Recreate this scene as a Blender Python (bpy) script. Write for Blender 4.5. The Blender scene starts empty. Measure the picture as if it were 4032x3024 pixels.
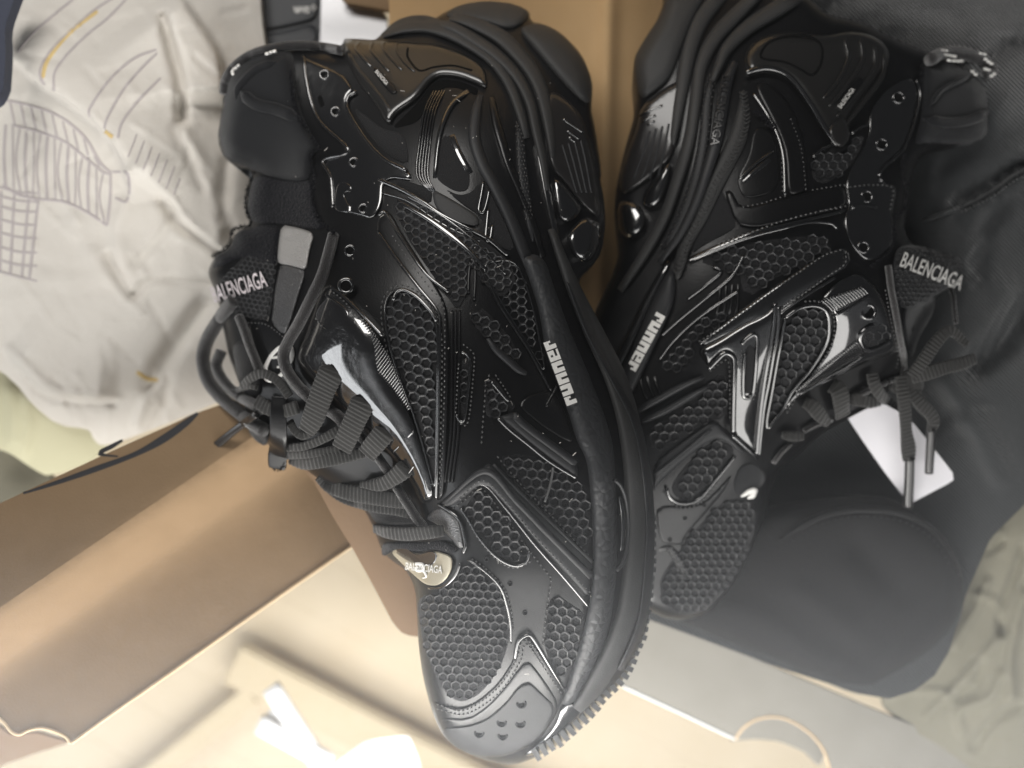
import bpy, bmesh, math, random
import numpy as np
from mathutils import Vector
from mathutils.geometry import delaunay_2d_cdt
random.seed(7); np.random.seed(7)

# ------------------------------------------------------------------ camera, world, lamps, exposure
S = 0.01                      # everything below is thought in centimetres
CAMZ, WREF = 34.0, 44.0       # camera height above the reference plane, width of view there (cm)
PW, PH = 4032.0, 3024.0
sc = bpy.context.scene
cam_d = bpy.data.cameras.new("camera"); cam = bpy.data.objects.new("camera", cam_d)
sc.collection.objects.link(cam); sc.camera = cam
cam.location = (0, 0, CAMZ * S)
cam_d.sensor_width = 36; cam_d.lens = 18.0 / (WREF / 2 / CAMZ)
cam_d.clip_start = 0.01; cam_d.clip_end = 20
cam_d.dof.use_dof = True; cam_d.dof.focus_distance = (CAMZ + 0.8) * S; cam_d.dof.aperture_fstop = 3.4
w = bpy.data.worlds.new("World"); sc.world = w; w.use_nodes = True
w.node_tree.nodes["Background"].inputs[0].default_value = (0.90, 0.94, 1.0, 1)
w.node_tree.nodes["Background"].inputs[1].default_value = 0.03
def area(name, loc, target, sx, sy, power, col):
    d = bpy.data.lights.new(name, 'AREA'); d.shape = 'RECTANGLE'; d.size = sx; d.size_y = sy
    d.energy = power; d.color = col
    o = bpy.data.objects.new(name, d); sc.collection.objects.link(o); o.location = loc
    o.rotation_euler = (Vector(target) - Vector(loc)).to_track_quat('-Z', 'Y').to_euler()
    return o
area("window_light", (0.0, -0.80, 0.42), (0.0, 0.0, -0.03), 2.0, 0.62, 14.5, (1.0, 0.98, 0.95))
area("side_reflection_light", (-0.92, -0.36, 0.12), (-0.10, 0.0, -0.03), 0.75, 0.22, 2.2, (0.96, 0.98, 1.0))  # added lamp that gives the front eyestay its edge reflection, no window known there
area("low_fill_light", (-0.05, -0.36, 0.03), (-0.02, -0.10, -0.16), 0.36, 0.10, 1.7, (1.0, 0.97, 0.92))  # added close lamp below the view, brightens the toe and floor
fg = area("glare_beam_light", (-0.45, -0.118, 0.185), (0.45, -0.118, 0.185), 0.10, 0.12, 17.0, (1.0, 0.99, 0.97)); fg.data.spread = math.radians(18)  # added beam that lights only the lower air, imitating lens glare
area("upper_fill_light", (-0.20, 0.42, 0.36), (-0.10, 0.17, -0.12), 0.4, 0.2, 2.3, (1.0, 0.97, 0.93))  # added fill for the bedding top and the cardboard wall
sc.view_settings.view_transform = 'Standard'; sc.view_settings.look = 'None'
sc.view_settings.exposure = 0.0; sc.view_settings.gamma = 1.0
sc.cycles.use_denoising = True
sc.cycles.max_bounces = 8; sc.cycles.volume_bounces = 0

# ------------------------------------------------------------------ photo frames -> world
FR = dict(F=(0, 0, 1.8228), S=(0, 0, 1.0), A1=(1100, 0, .6329), R1=(700, 0, .8137), R2=(700, 800, .8137), R3=(1400, 1800, .7376),
          T1=(750, 800, .40687), T2=(750, 1350, .40687), M3=(1600, 1000, .45208), C5=(1400, 1850, .36166),
          B4=(2300, 0, .7830), B5=(2300, 900, .84405), B6=(2700, 1100, .5425), L6=(0, 0, 1.1458), L7=(0, 1500, .91884),
          D8=(2300, 1900, .7830))
def q(fr, s):
    x0, y0, k = FR[fr]
    a = np.array([[float(t) for t in p.split(',')] for p in s.split()])
    a[:, 0] = x0 + k * a[:, 0]; a[:, 1] = y0 + k * a[:, 1]
    return a
def P(u, v, z):
    u = np.asarray(u, float); v = np.asarray(v, float); z = np.asarray(z, float)
    k = WREF / PW * (CAMZ - z) / CAMZ
    return np.stack([(u - PW / 2) * k * S, -(v - PH / 2) * k * S, z * S], -1)

# ------------------------------------------------------------------ 2D helpers
def chaikin(p, n=1, closed=True):
    for _ in range(n):
        if closed:
            nx = np.roll(p, -1, 0)
            p = np.stack([.78 * p + .22 * nx, .22 * p + .78 * nx], 1).reshape(-1, p.shape[1])
        else:
            a, b = p[:-1], p[1:]
            m = np.stack([.78 * a + .22 * b, .22 * a + .78 * b], 1).reshape(-1, p.shape[1])
            p = np.vstack([p[:1], m, p[-1:]])
    return p
def resample(p, step, closed=False):
    if closed: p = np.vstack([p, p[:1]])
    d = np.r_[0, np.cumsum(np.hypot(*(p[1:, :2] - p[:-1, :2]).T))]
    n = max(2, int(round(d[-1] / step)) + 1)
    t = np.linspace(0, d[-1], n)
    o = np.stack([np.interp(t, d, p[:, i]) for i in range(p.shape[1])], 1)
    return o[:-1] if closed else o
def spline(p, step):
    """Catmull-Rom through the points (any number of columns)."""
    p = np.asarray(p, float)
    if len(p) < 3: return resample(p, step)
    e = np.vstack([2 * p[0] - p[1], p, 2 * p[-1] - p[-2]])
    out = []
    for i in range(1, len(e) - 2):
        for t in np.linspace(0, 1, 14, endpoint=False):
            a, b, c, d = e[i - 1], e[i], e[i + 1], e[i + 2]
            out.append(.5 * (2 * b + (c - a) * t + (2 * a - 5 * b + 4 * c - d) * t * t + (3 * b - a - 3 * c + d) * t ** 3))
    out.append(p[-1])
    return resample(np.array(out), step)
def dist(pts, poly, closed=True):
    a = poly; b = np.roll(poly, -1, 0)
    if not closed: a, b = poly[:-1], poly[1:]
    best = np.full(len(pts), 1e9)
    ab = b - a; L = (ab ** 2).sum(1) + 1e-9
    for i in range(len(a)):
        t = np.clip(((pts - a[i]) @ ab[i]) / L[i], 0, 1)
        d = pts - a[i] - t[:, None] * ab[i]
        best = np.minimum(best, (d ** 2).sum(1))
    return np.sqrt(best)
def inside(pts, poly):
    x, y = pts[:, 0], pts[:, 1]; r = np.zeros(len(pts), bool)
    j = len(poly) - 1
    for i in range(len(poly)):
        xi, yi = poly[i]; xj, yj = poly[j]
        c = ((yi > y) != (yj > y)) & (x < (xj - xi) * (y - yi) / (yj - yi + 1e-12) + xi)
        r ^= c; j = i
    return r

class Field:
    """smooth height (cm) over the picture of one thing: thin-plate surface + rounded rim + ridges"""
    def __init__(s, ctrl, outline=None, rim=(70, 1.3)):
        c = np.array(ctrl, float); s.c = c[:, :2] / 1000; n = len(c)
        K = s.phi(np.linalg.norm(s.c[:, None] - s.c[None], axis=2)) + 1e-3 * np.eye(n)
        Q = np.c_[np.ones(n), s.c]
        M = np.block([[K, Q], [Q.T, np.zeros((3, 3))]])
        s.w = np.linalg.solve(M, np.r_[c[:, 2], 0, 0, 0])
        s.o = outline; s.rim = rim; s.r = []
    @staticmethod
    def phi(r): return np.where(r > 1e-9, r * r * np.log(np.maximum(r, 1e-9)), 0)
    def ridge(s, path, sig, amp): s.r.append((path, sig, amp)); return s
    def __call__(s, u, v):
        p = np.stack([np.asarray(u, float).ravel(), np.asarray(v, float).ravel()], 1)
        x = p / 1000; h = np.zeros(len(p)); n = len(s.c)
        for i in range(n): h += s.w[i] * s.phi(np.hypot(x[:, 0] - s.c[i, 0], x[:, 1] - s.c[i, 1]))
        h += s.w[n] + x @ s.w[n + 1:]
        for path, sig, amp in s.r:
            d = dist(p, path, False); h += amp * np.exp(-(d / sig) ** 2)
        if s.o is not None:
            d = dist(p, s.o); d = np.where(inside(p, s.o), d, 0)
            t = np.clip(1 - d / s.rim[0], 0, 1)
            h -= s.rim[1] * (1 - np.sqrt(np.maximum(1 - t * t, 0)))
        return h

# ------------------------------------------------------------------ materials
MATS = {}
def mat(name, col, rough=.5, metal=0, coat=0, coat_r=.05, spec=.5, sheen=0, bumps=(), var=None, col2=None, cior=1.5, trans=0):
    """bumps: list of (kind, scale, strength); var: (noise scale, contrast) mixes col with col2"""
    m = bpy.data.materials.new(name); m.use_nodes = True; nt = m.node_tree; b = nt.nodes["Principled BSDF"]
    b.inputs["Base Color"].default_value = (*col, 1); b.inputs["Roughness"].default_value = rough
    b.inputs["Metallic"].default_value = metal; b.inputs["Coat Weight"].default_value = coat
    b.inputs["Coat IOR"].default_value = cior; b.inputs["Coat Roughness"].default_value = coat_r; b.inputs["Specular IOR Level"].default_value = spec
    b.inputs["Sheen Weight"].default_value = sheen; b.inputs["Sheen Roughness"].default_value = .4
    if trans: b.inputs["Transmission Weight"].default_value = trans
    tc = nt.nodes.new("ShaderNodeTexCoord")
    if var:
        n = nt.nodes.new("ShaderNodeTexNoise"); n.inputs["Scale"].default_value = var[0]; n.inputs["Detail"].default_value = 6
        nt.links.new(tc.outputs["Object"], n.inputs["Vector"])
        r = nt.nodes.new("ShaderNodeValToRGB"); r.color_ramp.elements[0].position = .5 - var[1]; r.color_ramp.elements[1].position = .5 + var[1]
        r.color_ramp.elements[0].color = (*col, 1); r.color_ramp.elements[1].color = (*(col2 or col), 1)
        nt.links.new(n.outputs["Fac"], r.inputs["Fac"]); nt.links.new(r.outputs["Color"], b.inputs["Base Color"])
    prev = None
    for kind, scale, st in bumps:
        if kind in ('noise', 'wrinkle'):
            t = nt.nodes.new("ShaderNodeTexNoise"); t.inputs["Detail"].default_value = 4 if kind == 'noise' else 2; out = t.outputs["Fac"]
        elif kind == 'voro':
            t = nt.nodes.new("ShaderNodeTexVoronoi"); out = t.outputs["Distance"]
        elif kind == 'crack':
            t = nt.nodes.new("ShaderNodeTexVoronoi"); t.feature = 'DISTANCE_TO_EDGE'; out = t.outputs["Distance"]
        else:
            t = nt.nodes.new("ShaderNodeTexWave"); t.wave_type = 'BANDS'; t.bands_direction = {'wx': 'X', 'wy': 'Y', 'wd': 'DIAGONAL'}[kind]
            t.inputs["Distortion"].default_value = .6; out = t.outputs["Fac"]
        t.inputs["Scale"].default_value = scale
        nt.links.new(tc.outputs["Object"], t.inputs["Vector"])
        bp = nt.nodes.new("ShaderNodeBump"); bp.inputs["Strength"].default_value = st; bp.inputs["Distance"].default_value = .001
        nt.links.new(out, bp.inputs["Height"])
        if prev: nt.links.new(prev.outputs[0], bp.inputs["Normal"])
        prev = bp
    if prev: nt.links.new(prev.outputs[0], b.inputs["Normal"])
    MATS[name] = m; return m
mat('patent', (.006, .006, .0065), .25, coat=1, coat_r=.03, cior=2.0, spec=.5, bumps=[('wrinkle', 75, .35), ('noise', 260, .08)])
mat('patentcrinkle', (.006, .006, .0065), .25, coat=1, coat_r=.03, cior=2.0, spec=.5, bumps=[('wrinkle', 60, .5), ('wrinkle', 170, .55), ('noise', 420, .12)])
mat('leather', (.005, .005, .0055), .33, spec=.3, coat=.12, coat_r=.15, bumps=[('voro', 1500, .07), ('noise', 120, .05)])
mat('grain', (.05, .05, .052), .30, spec=.8, coat=.5, coat_r=.2, bumps=[('voro', 1400, .45)])
mat('rubber', (.015, .0155, .017), .55, spec=.4, bumps=[('noise', 1800, .12)])
mat('hexrubber', (.026, .027, .029), .5, spec=.45, bumps=[('crack', 230, .6), ('noise', 1500, .1)])
mat('softrubber', (.030, .030, .030), .62, spec=.35, bumps=[('noise', 1200, .2)])
mat('textile', (.008, .0085, .010), .9, spec=.2, sheen=.25, bumps=[('wx', 700, .3), ('wy', 700, .3)])
mat('knit', (.011, .011, .012), .85, spec=.25, sheen=.15, bumps=[('noise', 1600, .5)])
mat('fuzz', (.006, .006, .008), .95, spec=.1, sheen=.2, bumps=[('noise', 900, .9)])
mat('strand', (.020, .0205, .022), .42, spec=.5, bumps=[('noise', 1500, .25)])
mat('lacecloth', (.020, .0195, .0185), .75, spec=.35, sheen=.3, bumps=[('noise', 2200, .35)])
mat('cordcloth', (.020, .0185, .019), .95, spec=.15, sheen=.6, bumps=[('noise', 2600, .9)])
mat('thread', (.10, .10, .10), .32, spec=.8)  # highlights on black stitches put into a paler thread colour
mat('litleather', (.36, .35, .34), .32, metal=.3, spec=.6, bumps=[('voro', 1300, .5)])  # highlight on the tongue strip's leather put into a pale base colour
mat('plastic', (.014, .013, .013), .3, spec=.5, coat=.3)
mat('lint', (.45, .43, .40), .9, spec=.1)
mat('holeshade', (.002, .002, .002), .9, spec=.1)  # near-black colour stands in for the shade inside openings
mat('whiteprint', (.78, .77, .74), .45, bumps=[('noise', 1500, .2)])
mat('silverprint', (.70, .64, .66), .35, metal=.25, bumps=[('wx', 1500, .3)])
mat('clip', (.013, .0125, .012), .30, spec=.55, coat=.6, coat_r=.12)
mat('patchfilm', (.42, .38, .29), .3, metal=.35, spec=.6, bumps=[('noise', 300, .1)])
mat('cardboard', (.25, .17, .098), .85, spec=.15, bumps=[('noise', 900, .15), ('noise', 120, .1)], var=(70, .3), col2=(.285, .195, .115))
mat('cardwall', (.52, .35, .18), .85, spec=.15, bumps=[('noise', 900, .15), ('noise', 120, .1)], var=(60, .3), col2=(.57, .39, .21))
mat('cardedge', (.62, .47, .30), .9, spec=.1, bumps=[('noise', 600, .4)])
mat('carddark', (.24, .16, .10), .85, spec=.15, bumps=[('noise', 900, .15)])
mat('lidboard', (.20, .19, .165), .85, spec=.15, bumps=[('noise', 700, .12)], var=(40, .3), col2=(.225, .215, .19))
mat('ink', (.018, .018, .022), .7)
mat('cotton', (.60, .565, .515), .9, spec=.15, sheen=.1, bumps=[('wx', 420, .12), ('wy', 420, .12), ('noise', 140, .5), ('noise', 45, .5), ('crack', 55, .12)], var=(25, .35), col2=(.66, .63, .58))
mat('cottonprint', (.44, .40, .40), .9, spec=.1, bumps=[('noise', 500, .2)])
mat('cottonyellow', (.62, .47, .22), .9, spec=.1)
mat('palegreen', (.55, .53, .37), .9, spec=.15, bumps=[('noise', 60, .5), ('wx', 500, .1)])
mat('nylon', (.016, .0185, .0205), .6, spec=.35, sheen=.4, bumps=[('wd', 260, .9), ('noise', 60, .3), ('noise', 25, .3)])
mat('felt', (.010, .010, .0105), .9, spec=.2, sheen=.1, bumps=[('noise', 500, .25)])
mat('canvas', (.175, .165, .125), .9, spec=.15, sheen=.1, bumps=[('noise', 70, .5), ('wx', 700, .12)])
mat('card', (.66, .65, .68), .6, bumps=[('noise', 300, .05)])
mat('keyblack', (.012, .014, .018), .5, spec=.4, bumps=[('noise', 2500, .1)])
mat('alu', (.42, .42, .43), .42, metal=.55, bumps=[('noise', 3000, .1)])
mat('woodpale', (.66, .55, .38), .55, spec=.35, bumps=[('noise', 60, .1)], var=(14, .3), col2=(.72, .62, .46))
mat('woodrail', (.56, .46, .29), .6, bumps=[('noise', 80, .1)], var=(18, .3), col2=(.62, .52, .35))
mat('whitepaper', (.86, .87, .88), .5, spec=.4)
mat('bluecloth', (.03, .035, .055), .9, sheen=.2, bumps=[('noise', 300, .4)])

# ------------------------------------------------------------------ object helpers
def mesh_obj(name, verts, faces, m, parent=None, smooth=True):
    verts = np.asarray(verts, float)
    if parent is not None:
        r = parent
        while r.parent: r = r.parent
        verts = verts - np.array(r.location)
    me = bpy.data.meshes.new(name); me.from_pydata([tuple(v) for v in verts], [], [tuple(int(i) for i in f) for f in faces])
    if smooth: me.polygons.foreach_set("use_smooth", [True] * len(me.polygons))
    me.materials.append(MATS[m]); me.update()
    o = bpy.data.objects.new(name, me); sc.collection.objects.link(o)
    if parent is not None: o.parent = parent
    return o
def thing(name, label, cat, loc, group=None):
    o = bpy.data.objects.new(name, None); sc.collection.objects.link(o); o.location = loc; o.empty_display_size = .02
    return tag(o, label, cat, group)
def tag(o, label, cat, group=None):
    o['label'] = label; o['category'] = cat
    if group: o['group'] = group
    return o
def fill(poly, step, rings=()):
    """poly: boundary (closed) -> 2D points and triangles"""
    b = resample(poly, step, True)
    x0, y0 = b.min(0); x1, y1 = b.max(0); g = []
    r = 0; y = y0 + step * .5
    while y < y1:
        g.append(np.stack([np.arange(x0 + (r % 2) * step * .5, x1, step), np.full(len(np.arange(x0 + (r % 2) * step * .5, x1, step)), y)], 1)); y += step * .87; r += 1
    g = np.vstack(g) if g else np.zeros((0, 2))
    mx = max(rings) if rings else 0
    g = g[inside(g, b)]
    if len(g): g = g[dist(g, b) > max(step * .5, mx + step * .45)]
    extra = [g]
    nx = np.roll(b, -1, 0) - np.roll(b, 1, 0); nx = np.stack([-nx[:, 1], nx[:, 0]], 1); nx /= np.linalg.norm(nx, axis=1)[:, None] + 1e-9
    area2 = (b[:, 0] * np.roll(b[:, 1], -1) - b[:, 1] * np.roll(b[:, 0], -1)).sum()
    if area2 < 0: nx = -nx
    for rr in rings:
        p = b + nx * rr; ok = inside(p, b); p = p[ok]
        if len(p): p = p[dist(p, b) > rr * .93]
        extra.append(p)
    pts = np.vstack([b] + extra); n = len(b)
    res = delaunay_2d_cdt([Vector(p) for p in pts], [(i, (i + 1) % n) for i in range(n)], [], 1, 1e-4)
    V = np.array([tuple(v) for v in res[0]]); T = [tuple(f) for f in res[2]]
    T = [t[::-1] for t in T]          # picture v points down
    return V, T, b
def panel(name, poly, f, m, parent, t=.12, bevel=14, rnd=2, step=14, sink=.06, lift=0., dome=0., dome_r=60):
    poly = chaikin(poly, rnd) if rnd else poly
    V, T, b = fill(poly, step, (bevel * .25, bevel * .6, bevel))
    d = dist(V, b)
    x = np.clip(d / bevel, 0, 1)
    h = f(V[:, 0], V[:, 1]) + lift + t * np.sqrt(1 - (1 - x) ** 2) - sink * (d < 1e-3)
    if dome: y = np.clip(d / dome_r, 0, 1); h = h + dome * np.sqrt(1 - (1 - y) ** 2)
    return mesh_obj(name, P(V[:, 0], V[:, 1], h), T, m, parent)
def tube_mesh(c, rad, sides=8, cap=True, flat=None):
    """c: Nx3 centres (m), rad: N radii (m) ; flat=(half width, half thickness) arrays for a ribbon"""
    n = len(c); T = np.gradient(c, axis=0); T /= np.linalg.norm(T, axis=1)[:, None] + 1e-12
    up = np.array([0, 0, 1.]); A = np.cross(T, up); l = np.linalg.norm(A, axis=1)[:, None]
    A = np.where(l > 1e-3, A / np.maximum(l, 1e-6), np.array([1., 0, 0])); B = np.cross(A, T)
    a = np.linspace(0, 2 * math.pi, sides, endpoint=False)
    if flat is None: ra, rb = rad, rad
    else: ra, rb = flat
    ca, sa = np.cos(a), np.sin(a)
    if flat is not None: ca = np.sign(ca) * np.abs(ca) ** .45; sa = np.sign(sa) * np.abs(sa) ** .6
    V = c[:, None] + A[:, None] * (ra[:, None] * ca)[..., None] + B[:, None] * (rb[:, None] * sa)[..., None]
    V = V.reshape(-1, 3); F = []
    for i in range(n - 1):
        for j in range(sides):
            k = (j + 1) % sides
            F.append((i * sides + j, i * sides + k, (i + 1) * sides + k, (i + 1) * sides + j))
    if cap: F.append(tuple(range(sides))[::-1]); F.append(tuple((n - 1) * sides + j for j in range(sides)))
    return V, F
def pxcm(px, z=0): return px * WREF / PW * (CAMZ - z) / CAMZ * S      # picture length -> metres
def pipe(name, path, f, r, m, parent, lift=0., step=12, sides=7, closed=False, taper=False):
    """round piping that lies on the surface; r in picture px; path Nx2 or Nx3 (third = extra lift in cm)"""
    p = path
    if closed: p = np.vstack([chaikin(p, 2), chaikin(p, 2)[:2]]); p = resample(p, step)
    else: p = spline(p, step)
    h = f(p[:, 0], p[:, 1]) + lift + (p[:, 2] if p.shape[1] > 2 else 0)
    c = P(p[:, 0], p[:, 1], h); R = np.full(len(c), pxcm(r, float(np.mean(h))))
    if taper: x = np.linspace(0, 1, len(c)); R = R * np.clip(np.minimum(x, 1 - x) * 8, .25, 1)
    V, F = tube_mesh(c, R, sides)
    return mesh_obj(name, V, F, m, parent)
def ribbon(name, pts, f, wid, m, parent, thick=7, rib=15, step=3.75, sides=14, amp=.30):
    """flat lace: pts (u,v,lift cm), wid px (number or per point)"""
    pts = np.asarray(pts, float)
    wv = np.full(len(pts), wid, float) if np.isscalar(wid) else np.asarray(wid, float)
    p = spline(np.c_[pts, wv], step)
    h = f(p[:, 0], p[:, 1]) + p[:, 2]
    k = np.ones(9) / 9; hp = np.convolve(np.pad(h, 4, 'edge'), k, 'valid')
    c = P(p[:, 0], p[:, 1], hp); z = float(np.mean(hp)); s = np.arange(len(c)) * step
    mod = 1 + amp * np.sin(s * 2 * math.pi / rib) if rib else np.ones(len(c))
    ra = p[:, 3] / 2 * pxcm(1, z) * (1 + (mod - 1) * .12); rb = np.full(len(c), thick * pxcm(1, z)) * mod
    V, F = tube_mesh(c, None, sides, True, (ra, rb))
    return mesh_obj(name, V, F, m, parent)
def band(name, path, wid, f, m, parent, t=.3, step=12, lift=0., n=9):
    """swept bulging strip lying on the surface: path px, wid px per point, t bulge in cm"""
    path = np.asarray(path, float)
    wv = np.full(len(path), wid, float) if np.isscalar(wid) else np.asarray(wid, float)
    p = spline(np.c_[path[:, :2], wv], step)
    T = np.gradient(p[:, :2], axis=0); T /= np.linalg.norm(T, axis=1)[:, None] + 1e-9; N = np.stack([-T[:, 1], T[:, 0]], 1)
    x = np.linspace(-1, 1, n)
    U = p[:, None, :2] + N[:, None] * (x[None] * p[:, 2:3] / 2)[..., None]
    e = np.minimum(np.arange(len(p)), np.arange(len(p))[::-1]) / 4.; e = np.clip(e, 0, 1)
    prof = np.sqrt(np.maximum(1 - np.abs(x) ** 2.5, 0))
    h = f(U[..., 0].ravel(), U[..., 1].ravel()).reshape(U.shape[:2]) + lift + t * prof[None] * np.sqrt(e)[:, None] - .05 * (prof[None] < .01)
    V = P(U[..., 0], U[..., 1], h).reshape(-1, 3); L = len(p); F = []
    for i in range(L - 1):
        for j in range(n - 1): F.append((i * n + j, i * n + j + 1, (i + 1) * n + j + 1, (i + 1) * n + j))
    o = mesh_obj(name, V, F, m, parent); flipup(o); return o
def flipup(o):
    me = o.data
    if sum(p.normal.z * p.area for p in me.polygons) < 0: me.flip_normals()
def stitch(path, f, parent, lift=.12, gap=22, ln=13, r=3.8, m='thread', closed=False, name='stitching'):
    p = resample(chaikin(path, 1, closed), gap, closed) if closed else spline(path, gap)
    if len(p) < 3: return
    T = (np.roll(p, -1, 0) - np.roll(p, 1, 0)) if closed else np.gradient(p[:, :2], axis=0)
    T = T[:, :2] / (np.linalg.norm(T[:, :2], axis=1)[:, None] + 1e-9); N = np.stack([-T[:, 1], T[:, 0]], 1)
    c = p[:, :2]; VV, FF = [], []
    hm = f(c[:, 0], c[:, 1]) + lift; h1 = f(*(c - T * ln / 2).T) + lift - .05; h2 = f(*(c + T * ln / 2).T) + lift - .05
    up = r * 1.1 * WREF / PW
    for i in range(len(c)):
        k = len(VV) * 6
        a = P(*(c[i] - T[i] * ln * .55), h1[i]); b = P(*(c[i] + T[i] * ln * .55), h2[i])
        l = P(*(c[i] - N[i] * r), hm[i] - .02); rr = P(*(c[i] + N[i] * r), hm[i] - .02)
        t = P(*c[i], hm[i] + up); d = P(*c[i], hm[i] - .06)
        VV.append(np.array([a, b, l, rr, t, d]))
        FF += [(k + 0, k + 2, k + 4), (k + 2, k + 1, k + 4), (k + 1, k + 3, k + 4), (k + 3, k + 0, k + 4),
               (k + 2, k + 0, k + 5), (k + 1, k + 2, k + 5), (k + 3, k + 1, k + 5), (k + 0, k + 3, k + 5)]
    o = mesh_obj(name, np.vstack(VV), FF, m, parent); o['kind'] = 'stuff'; return o
def comb(name, poly, f, parent, cell=40, lift=.03, ang=0., m='strand', base='knit', rnd=2, depth=.14, squash=1.0, rim=None, st=None):
    """woven mesh panel: dark cloth below, honeycomb of raised strands above"""
    pl = chaikin(poly, rnd)
    o = panel(name, poly, f, base, parent, t=.02, bevel=8, rnd=rnd, step=22, sink=.03, lift=lift - .05)
    x0, y0 = pl.min(0); x1, y1 = pl.max(0); C = (pl.min(0) + pl.max(0)) / 2; R = np.hypot(x1 - x0, y1 - y0) / 2 + cell
    a = cell; rows = int(R / (a * .866)) + 1; cols = int(R / a) + 1; ce = []
    for j in range(-rows, rows + 1):
        for i in range(-cols, cols + 1): ce.append(((i + .5 * (j % 2)) * a, j * a * .866 * squash))
    ce = np.array(ce); ca, sa = math.cos(ang), math.sin(ang); Rm = np.array([[ca, -sa], [sa, ca]])
    ce = ce @ Rm.T + C; ok = inside(ce, pl); ce = ce[ok]; ce = ce[dist(ce, pl) > cell * .30]
    hx = np.array([(math.cos(math.pi / 6 + k * math.pi / 3), math.sin(math.pi / 6 + k * math.pi / 3) * squash) for k in range(6)]) @ Rm.T * (cell / math.sqrt(3))
    lv = [(1.0, .09), (.88, .07), (.74, -.01), (.64, -.05)]
    n = len(ce); U = np.concatenate([ce[:, None] + hx[None] * s for s, _ in lv], 1)      # n x 24
    jit = np.random.normal(0, .012, U.shape[:2]); jit[:, :6] = 0
    H = np.concatenate([np.full(6, z * depth / .14) for _, z in lv])
    h = f(U[..., 0].ravel(), U[..., 1].ravel()).reshape(n, -1) + lift + H[None] + jit
    V = P(U[..., 0], U[..., 1], h).reshape(-1, 3); F = []
    for i in range(n):
        for l in range(3):
            for k in range(6):
                F.append((i * 24 + l * 6 + k, i * 24 + l * 6 + (k + 1) % 6, i * 24 + l * 6 + 6 + (k + 1) % 6, i * 24 + l * 6 + 6 + k)[::-1])
    if n:
        s = mesh_obj('mesh_weave', V, F, m, o); s['kind'] = 'stuff'; flipup(s)
    if rim: pipe('rim_piping', poly, f, rim, 'patent', o, lift=lift + .10, closed=True, step=10)
    if st: stitch(inset(pl, -st), f, o, lift=lift + .10, closed=True)
    return o
def inset(poly, d):
    c = poly; nx = np.roll(c, -1, 0) - np.roll(c, 1, 0); N = np.stack([-nx[:, 1], nx[:, 0]], 1); N /= np.linalg.norm(N, axis=1)[:, None] + 1e-9
    a2 = (c[:, 0] * np.roll(c[:, 1], -1) - c[:, 1] * np.roll(c[:, 0], -1)).sum()
    return c + N * d * (1 if a2 > 0 else -1)
def eyelet(c, r, f, parent, lift=.14, m='patent'):
    a = np.linspace(0, 2 * math.pi, 18, endpoint=False); C = np.stack([c[0] + r * np.cos(a), c[1] + r * np.sin(a)], 1)
    C = np.vstack([C, C[:1]]); h = np.full(len(C), float(f([c[0]], [c[1]])[0]) + lift)
    V, F = tube_mesh(P(C[:, 0], C[:, 1], h), np.full(len(C), pxcm(r * .30)), 7, False)
    o = mesh_obj('eyelet', V, F, m, parent)
    d = np.vstack([[c], C[:-1]]); hh = np.full(len(d), h[0] - .02)
    mesh_obj('eyelet_shade', P(d[:, 0], d[:, 1], hh), [(0, 1 + (i + 1) % 18, 1 + i) for i in range(18)], 'holeshade', o)  # solid black disc, its colour imitates the shade of an opening
    return o
def text(body, org, d, size, f, m, parent, lift=.14, sx=1., bold=.0, ext=.02, slant=0., sub=True, name='lettering'):
    """lettering wrapped on the surface: org = picture point of the baseline start, d = reading direction, size px"""
    cu = bpy.data.curves.new('t', 'FONT'); cu.body = body; cu.size = 1; cu.offset = bold; cu.extrude = .5; cu.resolution_u = 3
    cu.shear = slant
    ob = bpy.data.objects.new('t', cu); sc.collection.objects.link(ob)
    dg = bpy.context.evaluated_depsgraph_get(); me = ob.evaluated_get(dg).to_mesh()
    bm = bmesh.new(); bm.from_mesh(me)
    v = np.array([x.co[:] for x in bm.verts]); fa = [[x.index for x in p.verts] for p in bm.faces]; bm.free()
    bpy.data.objects.remove(ob); bpy.data.curves.remove(cu)
    d = np.array(d, float); d /= np.linalg.norm(d); up = np.array([d[1], -d[0]])
    uv = np.array(org) + v[:, :1] * d * size * sx + v[:, 1:2] * up * size
    h = f(uv[:, 0], uv[:, 1]) + lift + np.where(v[:, 2] > 0, ext, -.05)
    o = mesh_obj(name, P(uv[:, 0], uv[:, 1], h), fa, m, parent, smooth=False); return o
GLY = {'r': ["1111", "1111", "11.1", "11..", "11.."], 'u': ["11.11", "11.11", "11.11", "11111", "11111"],
       'n': ["11111", "11111", "11.11", "11.11", "11.11"], 'e': ["11111", "11.11", "11111", "11...", "11111"]}
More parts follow.
